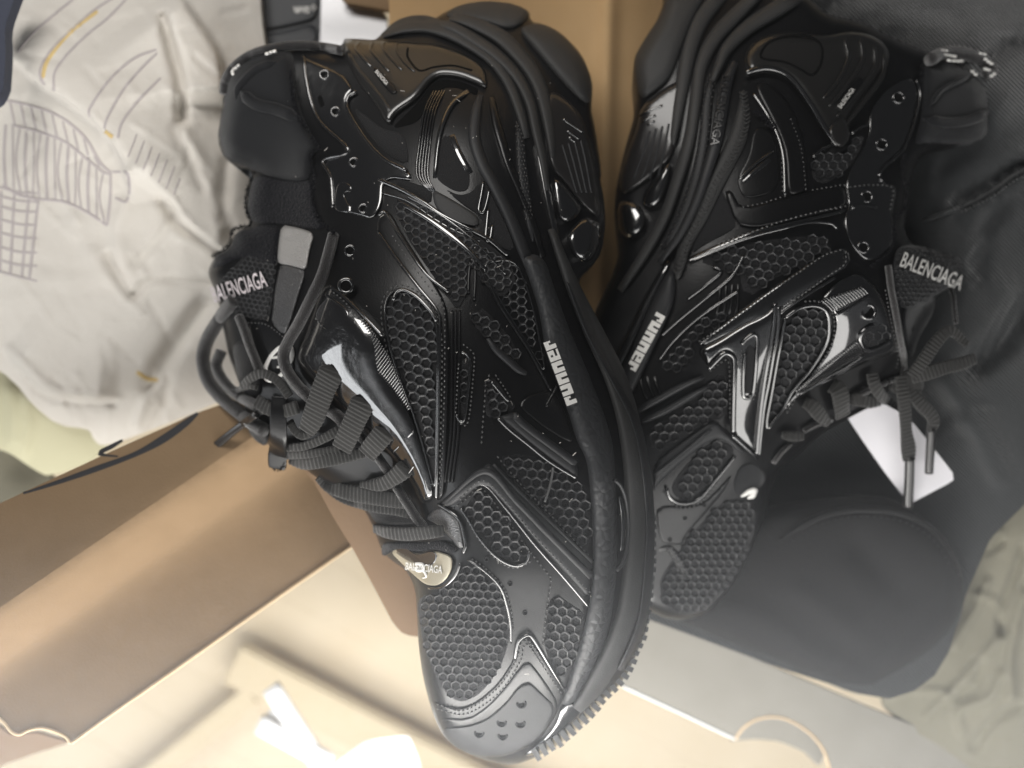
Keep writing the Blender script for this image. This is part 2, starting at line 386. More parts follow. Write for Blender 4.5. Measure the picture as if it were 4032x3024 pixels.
def runner(org, d, length, height, f, parent, lift, slant=.35):
    """blocky italic word built from slabs"""
    d = np.array(d, float); d /= np.linalg.norm(d); up = np.array([d[1], -d[0]])
    tot = sum(len(GLY[c][0]) for c in 'runner') + 5 * .55; k = length / tot; x = 0
    for ch in 'runner':
        V, F = [], []
        g = GLY[ch]; W = len(g[0])
        for r, row in enumerate(g):
            c = 0
            while c < W:
                if row[c] != '1': c += 1; continue
                e = c
                while e < W and row[e] == '1': e += 1
                y1 = (5 - r) / 5; y0 = (4 - r) / 5
                pts = [(c, y0), (e, y0), (e, y1), (c, y1)]
                uv = np.array([np.array(org) + d * ((x + a) * k + b * height * slant) + up * b * height for a, b in pts])
                h = f(uv[:, 0], uv[:, 1]) + lift
                i = len(V); V += list(P(uv[:, 0], uv[:, 1], h + .03)) + list(P(uv[:, 0], uv[:, 1], h - .12))
                F += [(i, i + 1, i + 2, i + 3), (i, i + 4, i + 5, i + 1), (i + 1, i + 5, i + 6, i + 2), (i + 2, i + 6, i + 7, i + 3), (i + 3, i + 7, i + 4, i)]
                c = e
        x += W + .55
        mesh_obj('printed_letter', np.array(V), F, 'whiteprint', parent, smooth=False)
def body(name, outline, f, m, parent, step=20, depth=(2.0, 4.5), floor=-9.5):
    V, T, b = fill(outline, step, (6, 14, 26, 42))
    h = f(V[:, 0], V[:, 1]); W = P(V[:, 0], V[:, 1], h)
    o = mesh_obj(name, W, T, m, parent)
    bm = bmesh.new(); bm.from_mesh(o.data)
    ctr = W.mean(0) - np.array(parent.location)
    for k, dz in enumerate(depth):
        e = [x for x in bm.edges if x.is_boundary]
        r = bmesh.ops.extrude_edge_only(bm, edges=e); vs = [x for x in r['geom'] if isinstance(x, bmesh.types.BMVert)]
        for x in vs:
            x.co.z = max(x.co.z - dz * S, (floor + .4 * k) * S - parent.location.z)
            x.co.x += (ctr[0] - x.co.x) * (.03 + .05 * k); x.co.y += (ctr[1] - x.co.y) * (.03 + .05 * k)
    bmesh.ops.holes_fill(bm, edges=[x for x in bm.edges if x.is_boundary], sides=0)
    bmesh.ops.recalc_face_normals(bm, faces=bm.faces)
    bm.to_mesh(o.data); bm.free(); o.data.polygons.foreach_set("use_smooth", [True] * len(o.data.polygons)); return o
def sheet(name, poly, fz, m, parent=None, step=40, thick=.12, rnd=1, smooth=True):
    """cloth or board: fz(u,v) gives height in cm; a real thickness is added below"""
    pl = chaikin(poly, rnd) if rnd else poly
    V, T, b = fill(pl, step); h = fz(V[:, 0], V[:, 1]); n = len(V)
    top = P(V[:, 0], V[:, 1], h); bot = top.copy(); bot[:, 2] -= thick * S
    ed = {}
    for t in T:
        for i in range(3): ed[(t[i], t[(i + 1) % 3])] = 1
    F = list(T) + [tuple(x + n for x in t[::-1]) for t in T]
    F += [(b_ + 2 * n, a_ + 2 * n, a_ + 3 * n, b_ + 3 * n) for (a_, b_) in ed if (b_, a_) not in ed]
    return mesh_obj(name, np.vstack([top, bot, top, bot]), F, m, parent, smooth)
def bar3(name, a, b, wx, wy, m, parent=None, bev=.0015):
    """straight board/bar between two world points (m), width wx, height wy"""
    a, b = Vector(a), Vector(b); t = (b - a).normalized(); s = t.cross(Vector((0, 0, 1))).normalized() * wx / 2; u = s.cross(t).normalized() * wy / 2
    bm = bmesh.new(); vs = [bm.verts.new(p + x * s + y * u) for p in (a, b) for x, y in ((-1, -1), (1, -1), (1, 1), (-1, 1))]
    for fc in ((3, 2, 1, 0), (4, 5, 6, 7), (0, 1, 5, 4), (1, 2, 6, 5), (2, 3, 7, 6), (3, 0, 4, 7)): bm.faces.new([vs[i] for i in fc])
    bmesh.ops.recalc_face_normals(bm, faces=bm.faces)
    bmesh.ops.bevel(bm, geom=bm.edges[:], offset=bev, segments=2, affect='EDGES')
    v = np.array([x.co[:] for x in bm.verts]); bm.verts.index_update(); f = [[x.index for x in p.verts] for p in bm.faces]; bm.free()
    return mesh_obj(name, v, f, m, parent, smooth=False)

# ================================================================== THE SETTING
def W(fr, s, z):
    p = q(fr, s); return P(p[:, 0], p[:, 1], np.full(len(p), z) if np.isscalar(z) else np.array(z, float))
# pale boarded floor, out of focus far below
FZ = -42.0
fl = mesh_obj('floor', [(-.9, -.9, (FZ - 1.2) * S), (.9, -.9, (FZ - 1.2) * S), (.9, .9, (FZ - 1.2) * S), (-.9, .9, (FZ - 1.2) * S)], [(0, 1, 2, 3)], 'woodpale', smooth=False)
fl['kind'] = 'structure'; fl['label'] = 'pale cream boarded floor far below the shoes'
ang = math.radians(-29)
for i in range(-7, 8):
    c = np.array([0.06, -0.33]) + i * .052 * np.array([math.sin(-ang), math.cos(ang)])
    d = np.array([math.cos(ang), math.sin(ang)]) * .62
    bar3('floor_board', (c[0] - d[0], c[1] - d[1], FZ * S - .005), (c[0] + d[0], c[1] + d[1], FZ * S - .005), .0519, .012, 'woodpale', fl, .0002)
# wooden rail and the shadowed trough beside it
a, b = W('L7', '1000,1200 2000,1720', -39.5)
tag(bar3('wooden_rail', a, b + (b - a) * .6, .040, .014, 'woodrail', None, .003), 'slim pale wooden rail running under the white paper strips', 'rail')
a, b = W('L7', '560,1760 1090,1330', -39.5)
tag(bar3('wooden_batten', a + (a - b) * .3, b, .020, .012, 'woodrail', None, .002), 'thin pale wooden batten slanting below the brown box flap', 'batten')

# cotton bedding with a line-drawn print
BED = Field([(-400, 0, -9.5), (-400, 700, -9.5), (-400, 1300, -10.5), (200, -300, -9), (900, -300, -10.5), (0, 0, -8.2), (400, 200, -7.2), (800, 0, -9.0), (1000, 100, -10.5), (700, 500, -7.6), (900, 900, -9), (0, 500, -8.4), (300, 900, -7.8), (100, 1300, -8.8),
             (500, 1200, -8.2), (800, 1200, -9.2), (450, 1550, -10.3), (150, 1500, -10.0), (400, 1750, -12.3), (800, 1600, -12), (1100, 1200, -10), (1100, 600, -11), (0, 1450, -10), (-100, 800, -8.5)])
rnd_b = random.Random(5)
for s_, sg_, am_ in (('560,60 590,170 620,280 625,410', 17, -1.0),
    ('440,590 520,640 590,690 640,760 720,830 790,860', 13, .3), ('560,690 610,765 680,815 760,872', 16, -.35), 
    ('370,880 430,990 455,1015', 15, -.3), ('455,1015 520,960 640,965 740,972', 14, -.28), ('470,900 560,800 600,720', 16, -.2), ('20,1220 100,1300 170,1360 280,1375 390,1385', 12, -.4), ('30,1200 110,1280 180,1340 290,1355 400,1362', 14, .22),
    ('520,1330 560,1250 640,1130 700,1050', 30, -.6), ('640,460 700,600 750,720', 22, .2), ('780,560 770,700 800,820', 22, -.4), ('600,440 640,520 700,640', 18, -.2), ('430,700 400,800 420,900', 26, .2), ('250,760 300,860 380,960', 30, .15), ('540,1330 500,1380 470,1460', 14, .3), ('580,1300 560,1400 520,1480', 14, -.3)):
    BED.ridge(spline(q('L6', s_), 18), sg_ * 1.2, am_ * 1.0)
for k_ in range(90):
    x_, y_ = rnd_b.uniform(-20, 840), rnd_b.uniform(0, 1400); a_ = rnd_b.gauss(.75, .5); l_ = rnd_b.uniform(60, 190)
    BED.ridge(q('L6', '%f,%f %f,%f' % (x_, y_, x_ + l_ * math.cos(a_), y_ + l_ * math.sin(a_))), rnd_b.uniform(7, 15), rnd_b.choice((-1, 1)) * rnd_b.uniform(.04, .11))
def fold(u, v, path, amp, w_, side=1, reach=260.):
    """one layer of cloth lying over the next: a sharp step along the path that dies out away from it"""
    p = np.stack([np.ravel(u), np.ravel(v)], 1).astype(float); best = np.full(len(p), 1e9); sg = np.zeros(len(p)); along = np.zeros(len(p))
    path = spline(path, 20); n = len(path) - 1
    for i in range(n):
        a, b = path[i], path[i + 1]; ab = b - a; t = np.clip((p - a) @ ab / (ab @ ab), 0, 1); d = p - a - t[:, None] * ab; dd = np.hypot(*d.T)
        m_ = dd < best; best = np.where(m_, dd, best); sg = np.where(m_, np.sign(ab[0] * d[:, 1] - ab[1] * d[:, 0]), sg); along = np.where(m_, (i + t) / n, along)
    e = np.clip(np.minimum(along, 1 - along) * 7, 0, 1); s_ = side * sg * best
    return amp * e * .5 * (1 + np.tanh(s_ / w_)) * np.exp(-(np.maximum(s_, 0) / reach) ** 2)
def bedz(u, v):
    h = BED(u, v)
    h = h + fold(u, v, q('L6', '-60,150 30,200 100,255 160,300 260,370 350,450 410,540 440,640 450,700'), 1.3, 6, -1) + fold(u, v, q('L6', '600,-40 650,30 720,130 755,200 770,290 775,360'), 1.5, 7, 1) \
        + fold(u, v, q('L6', '440,560 520,630 590,690 640,760 720,830 800,865'), .7, 7, -1, 160) + fold(u, v, q('L6', '0,1215 80,1285 170,1360 280,1375 400,1385'), .8, 8, -1, 160)
    return h - 1.0 + .03 * np.sin(u / 37 + v / 61) * np.sin(v / 43 - u / 90) + .025 * np.sin(u / 19 + 1.3 * np.sin(v / 70)) * np.exp(-((v - 1020) / 150.) ** 2) * 1.2 \
        + .03 * np.sin(v / 17. + np.sin(u / 60.)) * np.exp(-((v - 1080) / 140.) ** 2)
bed_poly = q('L6', '-320,-260 880,-260 890,-90 898,60 912,170 960,320 1000,900 960,1150 900,1330 740,1385 600,1445 480,1490 410,1515 345,1535 315,1500 310,1475 200,1462 110,1390 50,1310 -90,1210 -320,1080')
bed = sheet('cotton_bedding', bed_poly, bedz, 'cotton', step=15, thick=.5, rnd=1)
tag(bed, 'rumpled off-white cotton bedding printed with thin grey line drawings', 'bedding')
def pr(s, wid=11, m='cottonprint', fr='L6'):
    p = q(fr, s); band('printed_line', p, wid * 1.5, bedz, m, bed, t=.025, step=10, lift=.012, n=5)
for s in ('150,295 138,240 178,170 258,92 330,30 410,-20', '185,312 188,250 228,190 300,118 370,62 440,-10', '305,402 312,366 378,272 458,202 538,170',
          '358,442 372,398 428,302 498,222 540,182', '405,474 420,420 478,342 552,268', '60,180 90,140 150,80 260,-10'): pr(s, 9)
pr('146,268 165,205 240,112 335,38', 15, 'cottonyellow'); pr('470,1278 505,1300 545,1306', 16, 'cottonyellow'); pr('360,452 388,470', 13, 'cottonyellow')
pr('5,342 100,362 200,398 290,470 345,560 380,592', 10); pr('380,592 378,690 368,775', 10); pr('368,775 300,730 220,694 130,684 60,668 10,634', 10)
pr('40,430 130,452 220,486 300,548 352,590 378,598', 9)
for i in range(15):
    t = i / 14.; x = 20 + 335 * t
    y0 = np.interp(x, [20, 130, 220, 300, 352], [428, 454, 488, 550, 590]); y1 = np.interp(x, [20, 60, 130, 220, 300, 360], [650, 668, 684, 694, 728, 768])
    pr('%f,%f %f,%f %f,%f' % (x, y0, x - 6 + 8 * math.sin(i * 2.1), (y0 + y1) / 2, x + 4 * math.sin(i), y1), 7 + 4 * (i % 3 == 0))
for i in range(9):
    t = i / 8.; x = 40 + 290 * t
    y0 = np.interp(x, [20, 100, 200, 290, 345], [346, 362, 398, 470, 560]); y1 = np.interp(x, [20, 130, 220, 300, 352], [428, 454, 488, 550, 590])
    pr('%f,%f %f,%f' % (x - 6, y0, x + 12, y1), 8)
for k, y in enumerate((660, 690, 725, 770, 815, 865, 910, 950)): pr('-20,%f 60,%f 128,%f' % (y - 22, y, y + 4 + (k == 7) * 12), 8)
for x in (0, 45, 95, 128): pr('%f,%f %f,%f' % (x + 4, 655 + x * .2, x - 28 * (x / 128.), 935 + x * .22), 10)
pr('385,590 440,600 436,690 395,680', 9)
for i in range(7): pr('%f,%f %f,%f' % (470 + i * 26, 460 + i * 22, 440 + i * 26, 540 + i * 22), 6)
# pale green cloth under the bedding
pg = Field([(-50, 1500, -13), (100, 1600, -12.3), (300, 1750, -13.2), (0, 1900, -13.2), (450, 1700, -14)]).ridge(q('L7', '40,40 60,150 60,260'), 20, .3).ridge(q('L7', '110,60 120,200 100,300'), 18, .3)
tag(sheet('pale_cloth', q('L7', '-80,-60 200,-60 500,200 420,330 210,415 130,370 30,300 -80,280'), pg, 'palegreen', step=24, thick=.4), 'pale yellowish cloth edge below the rumpled bedding', 'cloth')
tag(sheet('dark_cloth', q('L7', '-120,240 60,300 240,410 200,520 -120,560'), lambda u, v: -15.5 + .2 * np.sin(u / 60) * np.sin(v / 50), 'canvas', step=30, thick=.4), 'small olive cloth corner left of the brown box flap', 'cloth')
tag(sheet('dark_cloth', q('L6', '-60,-60 70,-60 40,20 15,90 20,180 10,330 -60,380'), lambda u, v: -5.5 + 1e-3 * u, 'bluecloth', step=30, thick=.6), 'dark blue cloth corner at the upper left of the bedding', 'cloth')

# the brown shipping box: two leaves of a flap, edge strip, inner wall
box = thing('cardboard_box_flap', 'open brown cardboard box flap with a black marker stroke', 'box', tuple(W('F', '300,1250', -16)[0]))
def ptline(p, a, b):
    ab = b - a; n = np.array([-ab[1], ab[0]]) / np.linalg.norm(ab); return (p - a) @ n
FA, FB = q('F', '0,1312 660,866')
def flapz(u, v):
    d = ptline(np.stack([u, v], 1), FA, FB)            # >0 below the fold (towards the lamp)
    r = ((u - FA[0]) / 1100.)
    low = -1.6 - 6.0 * r - 2.4 * (1 - np.exp(-(np.maximum(d, 0) / 150.) ** 2)) + .0042 * np.maximum(d - 190, 0)
    up = -1.6 - 6.0 * r - .0060 * np.maximum(-d, 0)
    k = 14.
    return np.where(d > 0, low, up) - .05 * np.exp(-(d / k) ** 2)
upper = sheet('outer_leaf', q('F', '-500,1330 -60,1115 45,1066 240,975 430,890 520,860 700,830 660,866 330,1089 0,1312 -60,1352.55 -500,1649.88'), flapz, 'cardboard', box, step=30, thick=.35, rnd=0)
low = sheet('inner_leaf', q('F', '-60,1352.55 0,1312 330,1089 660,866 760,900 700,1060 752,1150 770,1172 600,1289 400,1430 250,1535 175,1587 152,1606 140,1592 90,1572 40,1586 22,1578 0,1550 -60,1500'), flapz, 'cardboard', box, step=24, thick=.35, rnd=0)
pipe('cut_edge', q('F', '765,1177 600,1291 400,1432 250,1537 154,1606'), flapz, 6.5, 'cardedge', box, lift=.02, step=20)  # light caught along the edge is put into its paler colour
pipe('torn_edge', q('F', '152,1606 142,1592 118,1580 90,1573 62,1578 42,1587 24,1580 8,1560 -10,1545'), flapz, 6, 'cardedge', box, lift=.04, step=6)
band('marker_stroke', q('F', '50,1066 130,1040 210,1012 290,982 350,950 400,915 428,893'), [12, 26, 34, 30, 46, 40, 14], flapz, 'ink', box, t=.012, lift=.01, n=5)
band('marker_stroke', q('L7', '525,254 480,280 425,312 505,324'), [10, 18, 16, 10], flapz, 'ink', box, t=.012, lift=.014, n=5)
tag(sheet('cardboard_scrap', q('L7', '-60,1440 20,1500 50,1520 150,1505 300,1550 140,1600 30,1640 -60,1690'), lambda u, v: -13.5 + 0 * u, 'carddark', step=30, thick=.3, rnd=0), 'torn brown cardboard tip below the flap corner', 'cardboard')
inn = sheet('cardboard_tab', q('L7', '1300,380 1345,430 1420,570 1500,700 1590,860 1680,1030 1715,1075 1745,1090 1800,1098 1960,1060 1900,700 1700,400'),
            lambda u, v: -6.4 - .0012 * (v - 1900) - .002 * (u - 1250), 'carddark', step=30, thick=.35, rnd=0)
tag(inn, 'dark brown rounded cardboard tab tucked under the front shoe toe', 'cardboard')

# white paper strips, overexposed near the window
def tube_thing(name, s, z, r, label, fr='L7', flat=None):
    c = W(fr, s, z); c = resample(c, .004) if False else c
    n = 12; t = np.linspace(0, 1, n)[:, None]; c = c[0] * (1 - t) + c[1] * t
    V, F = tube_mesh(c, np.full(n, r), 10, True, flat and (np.full(n, r), np.full(n, r * flat)))
    tag(mesh_obj(name, V, F, 'whitepaper'), label, 'strip', 'white strips')
tube_thing('white_strip', '1160,1310 1420,1720', [-22, -21], .0070, 'white paper strip, rightmost and steepest, at the bright lower edge', flat=.3)
tube_thing('white_strip', '1150,1420 1360,1600', [-22.5, -22], .0055, 'white paper strip, middle one, half covered at the bright lower edge', flat=.3)
tube_thing('white_strip', '1110,1470 1420,1640', [-22, -21], .0070, 'white paper strip, lowest and flattest, at the bright lower edge', flat=.3)
wp = Field([(1500, 2900, -21), (1650, 2850, -20), (1750, 3000, -21.5), (1400, 3050, -21.5)]).ridge(q('L7', '1480,1640 1600,1560 1750,1530'), 30, .8)
tag(sheet('white_paper', q('L7', '1560,1545 1750,1520 1800,1640 1780,1740 1380,1740 1440,1640'), wp, 'whitepaper', step=30, thick=.05, rnd=0), 'crumpled white paper piece left of the front shoe toe', 'paper')

# laptop corner and cardboard wall behind the heels
lap = thing('laptop', 'grey laptop corner with a black key reading Shift', 'laptop', tuple(W('A1', '300,100', -15)[0]))
LZ = -13.0
flat = lambda z: (lambda u, v: np.full(np.shape(u), float(z)))
sheet('deck', q('A1', '-140,-80 700,-80 690,70 560,50 380,20 380,-60 376,40 672,110 668,150 650,420 -140,420') if False else q('A1', '-140,-80 380,-80 382,18 540,40 674,66 668,160 650,420 -140,420'), flat(LZ), 'alu', lap, step=50, thick=.5, rnd=0)
sheet('key_bed', q('A1', '-160,-80 260,-80 255,100 246,420 -160,420'), flat(LZ + .05), 'keyblack', lap, step=50, thick=.08, rnd=0)
def key(poly):
    V, T, b = fill(chaikin(poly, 2), 30); n = len(b)
    o = panel('key', poly, flat(LZ + .05), 'keyblack', lap, t=.18, bevel=10, rnd=2, step=24); return o
kk = key(q('A1', '-150,-80 250,-80 240,118 120,150 -20,180 -150,190'))
text('Shift', q('A1', '188,40')[0], (-1, .04), 36, flat(LZ + .23), 'whiteprint', kk, lift=.03, bold=.01)
key(q('A1', '-150,215 -20,205 120,170 236,140 236,300 60,300 -150,300'))
ar = q('A1', '214,66 230,48 222,48 222,32 205,32 205,48 197,48')
pipe('shift_arrow', np.vstack([ar, ar[:1]]), flat(LZ + .26), 2.0, 'whiteprint', kk, step=3, sides=5) if False else None
def poly_line(pts, r, z, m, parent, name):
    pts = np.vstack([pts, pts[:1]]); p = resample(pts, 4); V, F = tube_mesh(P(p[:, 0], p[:, 1], np.full(len(p), z)), np.full(len(p), pxcm(r, z)), 5, False)
    mesh_obj(name, V, F, m, parent)
poly_line(ar, 1.7, LZ + .27, 'whiteprint', kk, 'shift_arrow')
def wallz(u, v):
    d = u - (2395 - .02 * v)
    return -11.8 + (900 - np.maximum(v, -110)) * .0032 + .5 * np.exp(-(d / 34.) ** 2) - .004 * np.clip(d, 0, 400) + .0115 * np.maximum(-110 - v, 0)  # unseen rise above the view, added so the heels reflect brown
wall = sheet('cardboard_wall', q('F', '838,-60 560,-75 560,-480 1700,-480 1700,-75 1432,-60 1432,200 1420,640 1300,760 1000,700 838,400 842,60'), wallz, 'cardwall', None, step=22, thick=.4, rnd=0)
tag(wall, 'tan cardboard box wall with a vertical crease between the two heels', 'box')
tag(sheet('cardboard_strip', q('A1', '384,-80 690,-80 688,64 540,38 386,14'), flat(-12.2), 'cardboard', None, step=40, thick=.4, rnd=0), 'small tan cardboard strip along the laptop edge', 'cardboard')

# black nylon bag under the second shoe
BAG = Field([(2500, 0, -11), (2900, -50, -8.5), (3500, 0, -9), (4000, 0, -9.5), (4032, 500, -7.6), (3900, 250, -8), (3950, 850, -8.6), (4000, 1200, -8.2), (3800, 1500, -8.6), (3950, 1800, -9.5),
             (3000, 1000, -11), (3300, 600, -11), (3500, 1700, -10.5), (3000, 2000, -11.5), (2700, 2300, -12), (3700, 2100, -10.8), (3300, 2400, -11.5), (2500, 1500, -12.5)])
BAG.ridge(q('B4', '1900,1010 2050,930 2140,860 2260,800'), 26, -.7).ridge(q('B4', '1920,1060 2060,980 2150,910 2260,850'), 24, .35)
BAG.ridge(q('B4', '2040,300 2120,250 2260,180'), 30, -.6).ridge(q('B5', '1700,700 1850,950 1950,1150'), 60, .5).ridge(q('B5', '1830,640 1960,520 2060,380'), 40, -.7)
rb_ = random.Random(3)
for k_ in range(26):
    x_, y_ = (rb_.uniform(3600, 4030), rb_.uniform(0, 2000)) if k_ % 2 else (rb_.uniform(2900, 4000), rb_.uniform(-40, 300)); a_ = rb_.gauss(-.6, .5); l_ = rb_.uniform(120, 330)
    pts_ = np.array([(x_ + l_ * t_ * math.cos(a_ + .3 * t_), y_ + l_ * t_ * math.sin(a_ + .3 * t_)) for t_ in (0, .25, .5, .75, 1)])
    BAG.ridge(pts_, rb_.uniform(14, 34), rb_.choice((-1, 1)) * rb_.uniform(.08, .22))
bagp = q('S', '2480,-80 4120,-80 4120,1900 3900,2120 3800,2350 3740,2560 3680,2660 3600,2720 3500,2752 3400,2735 3100,2640 2500,2420 2400,2300 2420,1500 2420,600')
bag = sheet('nylon_bag', bagp, BAG, 'nylon', None, step=34, thick=1.0, rnd=0)
tag(bag, 'black twill nylon bag spread under the second shoe at right', 'bag')
band('bag_seam', q('B4', '1700,1110 1900,1040 2050,962 2150,890 2260,830'), 16, BAG, 'nylon', bag, t=.12, lift=.02)
stitch(q('B4', '1900,1065 2050,990 2150,918 2260,858'), BAG, bag, lift=.06, gap=18, ln=11)
# round black felt pouch below the white tag
POU = Field([(3000, 2050, -9.4), (3400, 2000, -8.4), (3700, 2200, -9.0), (3300, 2400, -9.2), (2700, 2300, -10), (3000, 2600, -11), (3500, 2700, -11.5), (3780, 2450, -10.5), (2560, 2100, -11)])
pou_o = chaikin(q('D8', '330,640 380,480 500,380 700,200 900,120 1200,85 1500,60 1620,120 1720,190 1820,290 1890,420 1915,520 1900,680 1830,800 1700,920 1560,1010 1430,1090 1100,960 700,790'), 2)
POU.o = pou_o; POU.rim = (90, 1.2)
POU.ridge(q('D8', '700,640 900,700 1200,900'), 60, .3).ridge(q('D8', '1100,560 1300,700 1500,860'), 50, .25).ridge(q('D8', '1380,330 1480,420 1600,560'), 60, -.35)
pr_ = thing('felt_pouch', 'round black felt pouch with a stitched rim below the white tag', 'pouch', tuple(W('D8', '1300,600', -12)[0]))
body('pouch_body', pou_o, POU, 'felt', pr_, step=30, depth=(1.5, 1.5), floor=-14)
pipe('pouch_rim', q('D8', '980,290 1080,225 1200,165 1330,138 1450,135 1580,150 1700,200 1800,290 1860,390 1885,470'), POU, 13, 'felt', pr_, lift=.10, taper=True)
stitch(q('D8', '1000,320 1100,258 1210,200 1340,172 1450,170 1570,186 1680,232 1770,310 1830,400'), POU, pr_, lift=.02, gap=26, ln=14, m='felt')
# olive crinkled canvas
CAN = Field([(3800, 2400, -12.5), (4000, 2100, -10.8), (4050, 1900, -10.6), (3700, 2750, -14), (3950, 2800, -12.6), (4080, 2500, -11.5), (3900, 3050, -14.5), (3500, 2800, -15)])
for s, sg, am in (('2080,240 2010,330 1930,400 1880,520', 16, .5), ('2100,300 2060,330 1960,370', 12, -.35), ('2030,500 1980,620 1930,700 1860,820', 15, .45), ('2210,330 2150,500 2090,660 2110,760', 16, -.6),
                  ('2210,560 2160,760 2140,900 2150,1080', 18, .5), ('2110,760 2030,850 1900,1000 1720,1190', 16, .55), ('2000,900 1960,1040 1840,1100 1720,1200', 14, -.4), ('2100,960 2040,1080 1890,1150 1900,1260', 16, .4),
                  ('1800,860 1700,960 1560,1060', 16, .35), ('2180,1120 2060,1200 1960,1330', 18, -.5), ('1960,560 2060,590 2100,660', 12, .3), ('1650,1040 1800,1050 1850,1100', 12, .3)):
    CAN.ridge(spline(q('D8', s), 14), sg, am * .7)
def canz(u, v): return CAN(u, v) + .02 * np.sin(u / 15 + 2 * np.sin(v / 41)) * np.sin(v / 23 + np.sin(u / 30))
tag(sheet('olive_canvas', q('D8', '2320,-330 2212,-40 2130,120 2080,240 2010,330 1925,470 1918,560 1890,700 1820,810 1700,920 1560,1020 1480,1110 1620,1230 1800,1330 2000,1480 2320,1560'), canz, 'canvas', None, step=18, thick=.25), 'crinkled olive canvas cloth at the right edge beside the pouch', 'cloth')
# grey board lid with a half-round thumb notch
la = q('D8', '330,665 2140,1436')
def lidz(u, v):
    d = ptline(np.stack([u, v], 1), la[0], la[1]); return -14.2 - .0035 * d - .0006 * (u - 2500)
lid = thing('shoebox_lid', 'grey board shoebox lid with a half-round thumb notch at its edge', 'lid', tuple(W('D8', '1000,1300', -17)[0]))
lp = '150,560 330,662 700,818 1030,960 1430,1130 1700,1240 2140,1436 2330,1520 2330,1700 1260,1700 1235,1436 1205,1350 1150,1275 1070,1215 1000,1185 930,1178 860,1195 800,1235 760,1290 560,1195 380,1110 190,1022 100,980'
sheet('lid_panel', q('D8', lp), lidz, 'lidboard', lid, step=30, thick=.3, rnd=0)
pipe('notch_edge', q('D8', '1235,1440 1205,1350 1150,1275 1070,1215 1000,1185 930,1178 860,1195 800,1235 760,1290'), lidz, 5, 'cardedge', lid, step=10)
sheet('notch_liner', q('D8', '740,1300 800,1225 860,1180 930,1165 1010,1175 1080,1205 1160,1265 1220,1350 1180,1430 1100,1350 980,1300 860,1290'), lambda u, v: lidz(u, v) - 1.1, 'lidboard', lid, step=30, thick=.2, rnd=0)
pipe('lid_edge', q('D8', '760,1290 560,1195 380,1110 190,1022'), lidz, 5, 'whitepaper', lid, step=20)

# added volume of lit air around the shoes, standing in for lens glare
hz = bpy.data.materials.new('glare_haze'); hz.use_nodes = True; nt = hz.node_tree; nt.nodes.remove(nt.nodes["Principled BSDF"])
pv = nt.nodes.new("ShaderNodeVolumePrincipled"); pv.inputs["Color"].default_value = (.93, .96, 1, 1); pv.inputs["Density"].default_value = .022; pv.inputs["Anisotropy"].default_value = .2
nt.links.new(pv.outputs[0], nt.nodes["Material Output"].inputs["Volume"]); MATS['glare_haze'] = hz
X0, X1, Y0, Y1, Z0, Z1 = -.95, .95, -.95, .95, -.47, .36
haze = mesh_obj('haze', [(x, y, z) for z in (Z0, Z1) for y in (Y0, Y1) for x in (X0, X1)], [(0, 2, 3, 1), (4, 5, 7, 6), (0, 1, 5, 4), (2, 6, 7, 3), (0, 4, 6, 2), (1, 3, 7, 5)], 'glare_haze', None, False)
haze['kind'] = 'stuff'; haze['label'] = 'thin bright haze volume added around the shoes to stand in for lens glare'

# ================================================================== THE FRONT SHOE
OA = np.array([(1351,158),(1480,158),(1495,140),(1543,101),(1619,76),(1700,80),(1758,44),(1828,13),(1923,2),(2018,13),(2085,41),(2090,86),(2144,95),(2208,127),(2290,209),(2334,316),(2331,405),(2327,424),
 (2347,525),(2369,684),(2362,702),(2378,778),(2385,873),(2372,987),(2328,1056),(2278,1093),(2290,1167),(2351,1349),(2443,1513),(2506,1640),(2561,1823),(2580,2060),(2572,2278),(2550,2470),(2528,2530),(2455,2685),
 (2375,2751),(2296,2847),(2205,2930),(2064,3004),(1990,3012),(1879,2986),(1769,2929),(1725,2862),(1695,2781),(1666,2670),(1647,2538),(1643,2427),(1636,2316),(1599,2243),(1540,2206),(1503,2169),(1480,2100),
 (1444,2021),(1400,1965),(1330,1930),(1260,1890),(1180,1830),(1100,1780),(1040,1740),(985,1700),(965,1640),(960,1560),(930,1480),(900,1400),(880,1300),(862,1190),(845,1138),(822,1093),(819,1060),(852,999),(900,979),(925,914),(990,885),(962,845),(970,800),
 (981,732),(1001,675),(887,635),(855,553),(871,439),(887,358),(890,301),(944,240),(1025,192),(1107,176),(1188,176),(1338,196)], float)
OA = chaikin(OA, 1)
A = Field([(1500,250,-4.6),(1900,60,-5.6),(2200,250,-4.8),(2320,600,-3.9),(2330,950,-3.0),(1700,500,-2.2),(2000,500,-2.4),(1350,400,-4.4),(950,450,-6.0),(1100,700,-6.2),(1250,700,-4.4),(1600,900,-1.2),(2000,900,-1.0),
 (900,1050,-5.8),(1050,1250,-4.6),(1050,1000,-5.2),(1300,1200,-1.7),(1700,1300,0.5),(2050,1400,0.1),(2300,1500,-1.0),(1000,1600,-5.2),(1350,1600,-1.9),(1250,1420,-2.1),(1250,1800,-3.3),(1500,1800,-1.9),(1800,1900,0.6),(2150,1900,0.4),(2380,1900,-.2),(2540,2000,-2.2),
 (1480,2080,-4.0),(1600,2150,-2.6),(1800,2300,-0.1),(2100,2400,-0.1),(2300,2400,-0.5),(2500,2400,-2.2),(1680,2600,-2.6),(1900,2620,-1.3),(2150,2700,-1.9),(2000,2850,-3.0),(2300,2750,-3.2),(1800,2880,-3.6),(1950,2980,-4.6)], OA, (70, 1.3))
shoeA = thing('sneaker', 'black patent sneaker lying in front, laces at left, toe pointing down', 'sneaker', tuple(P(1850, 1550, -8.5)), 'pair of black sneakers')
body('upper_shell', OA, A, 'leather', shoeA, step=20, depth=(1.6, 2.5), floor=-8.5)

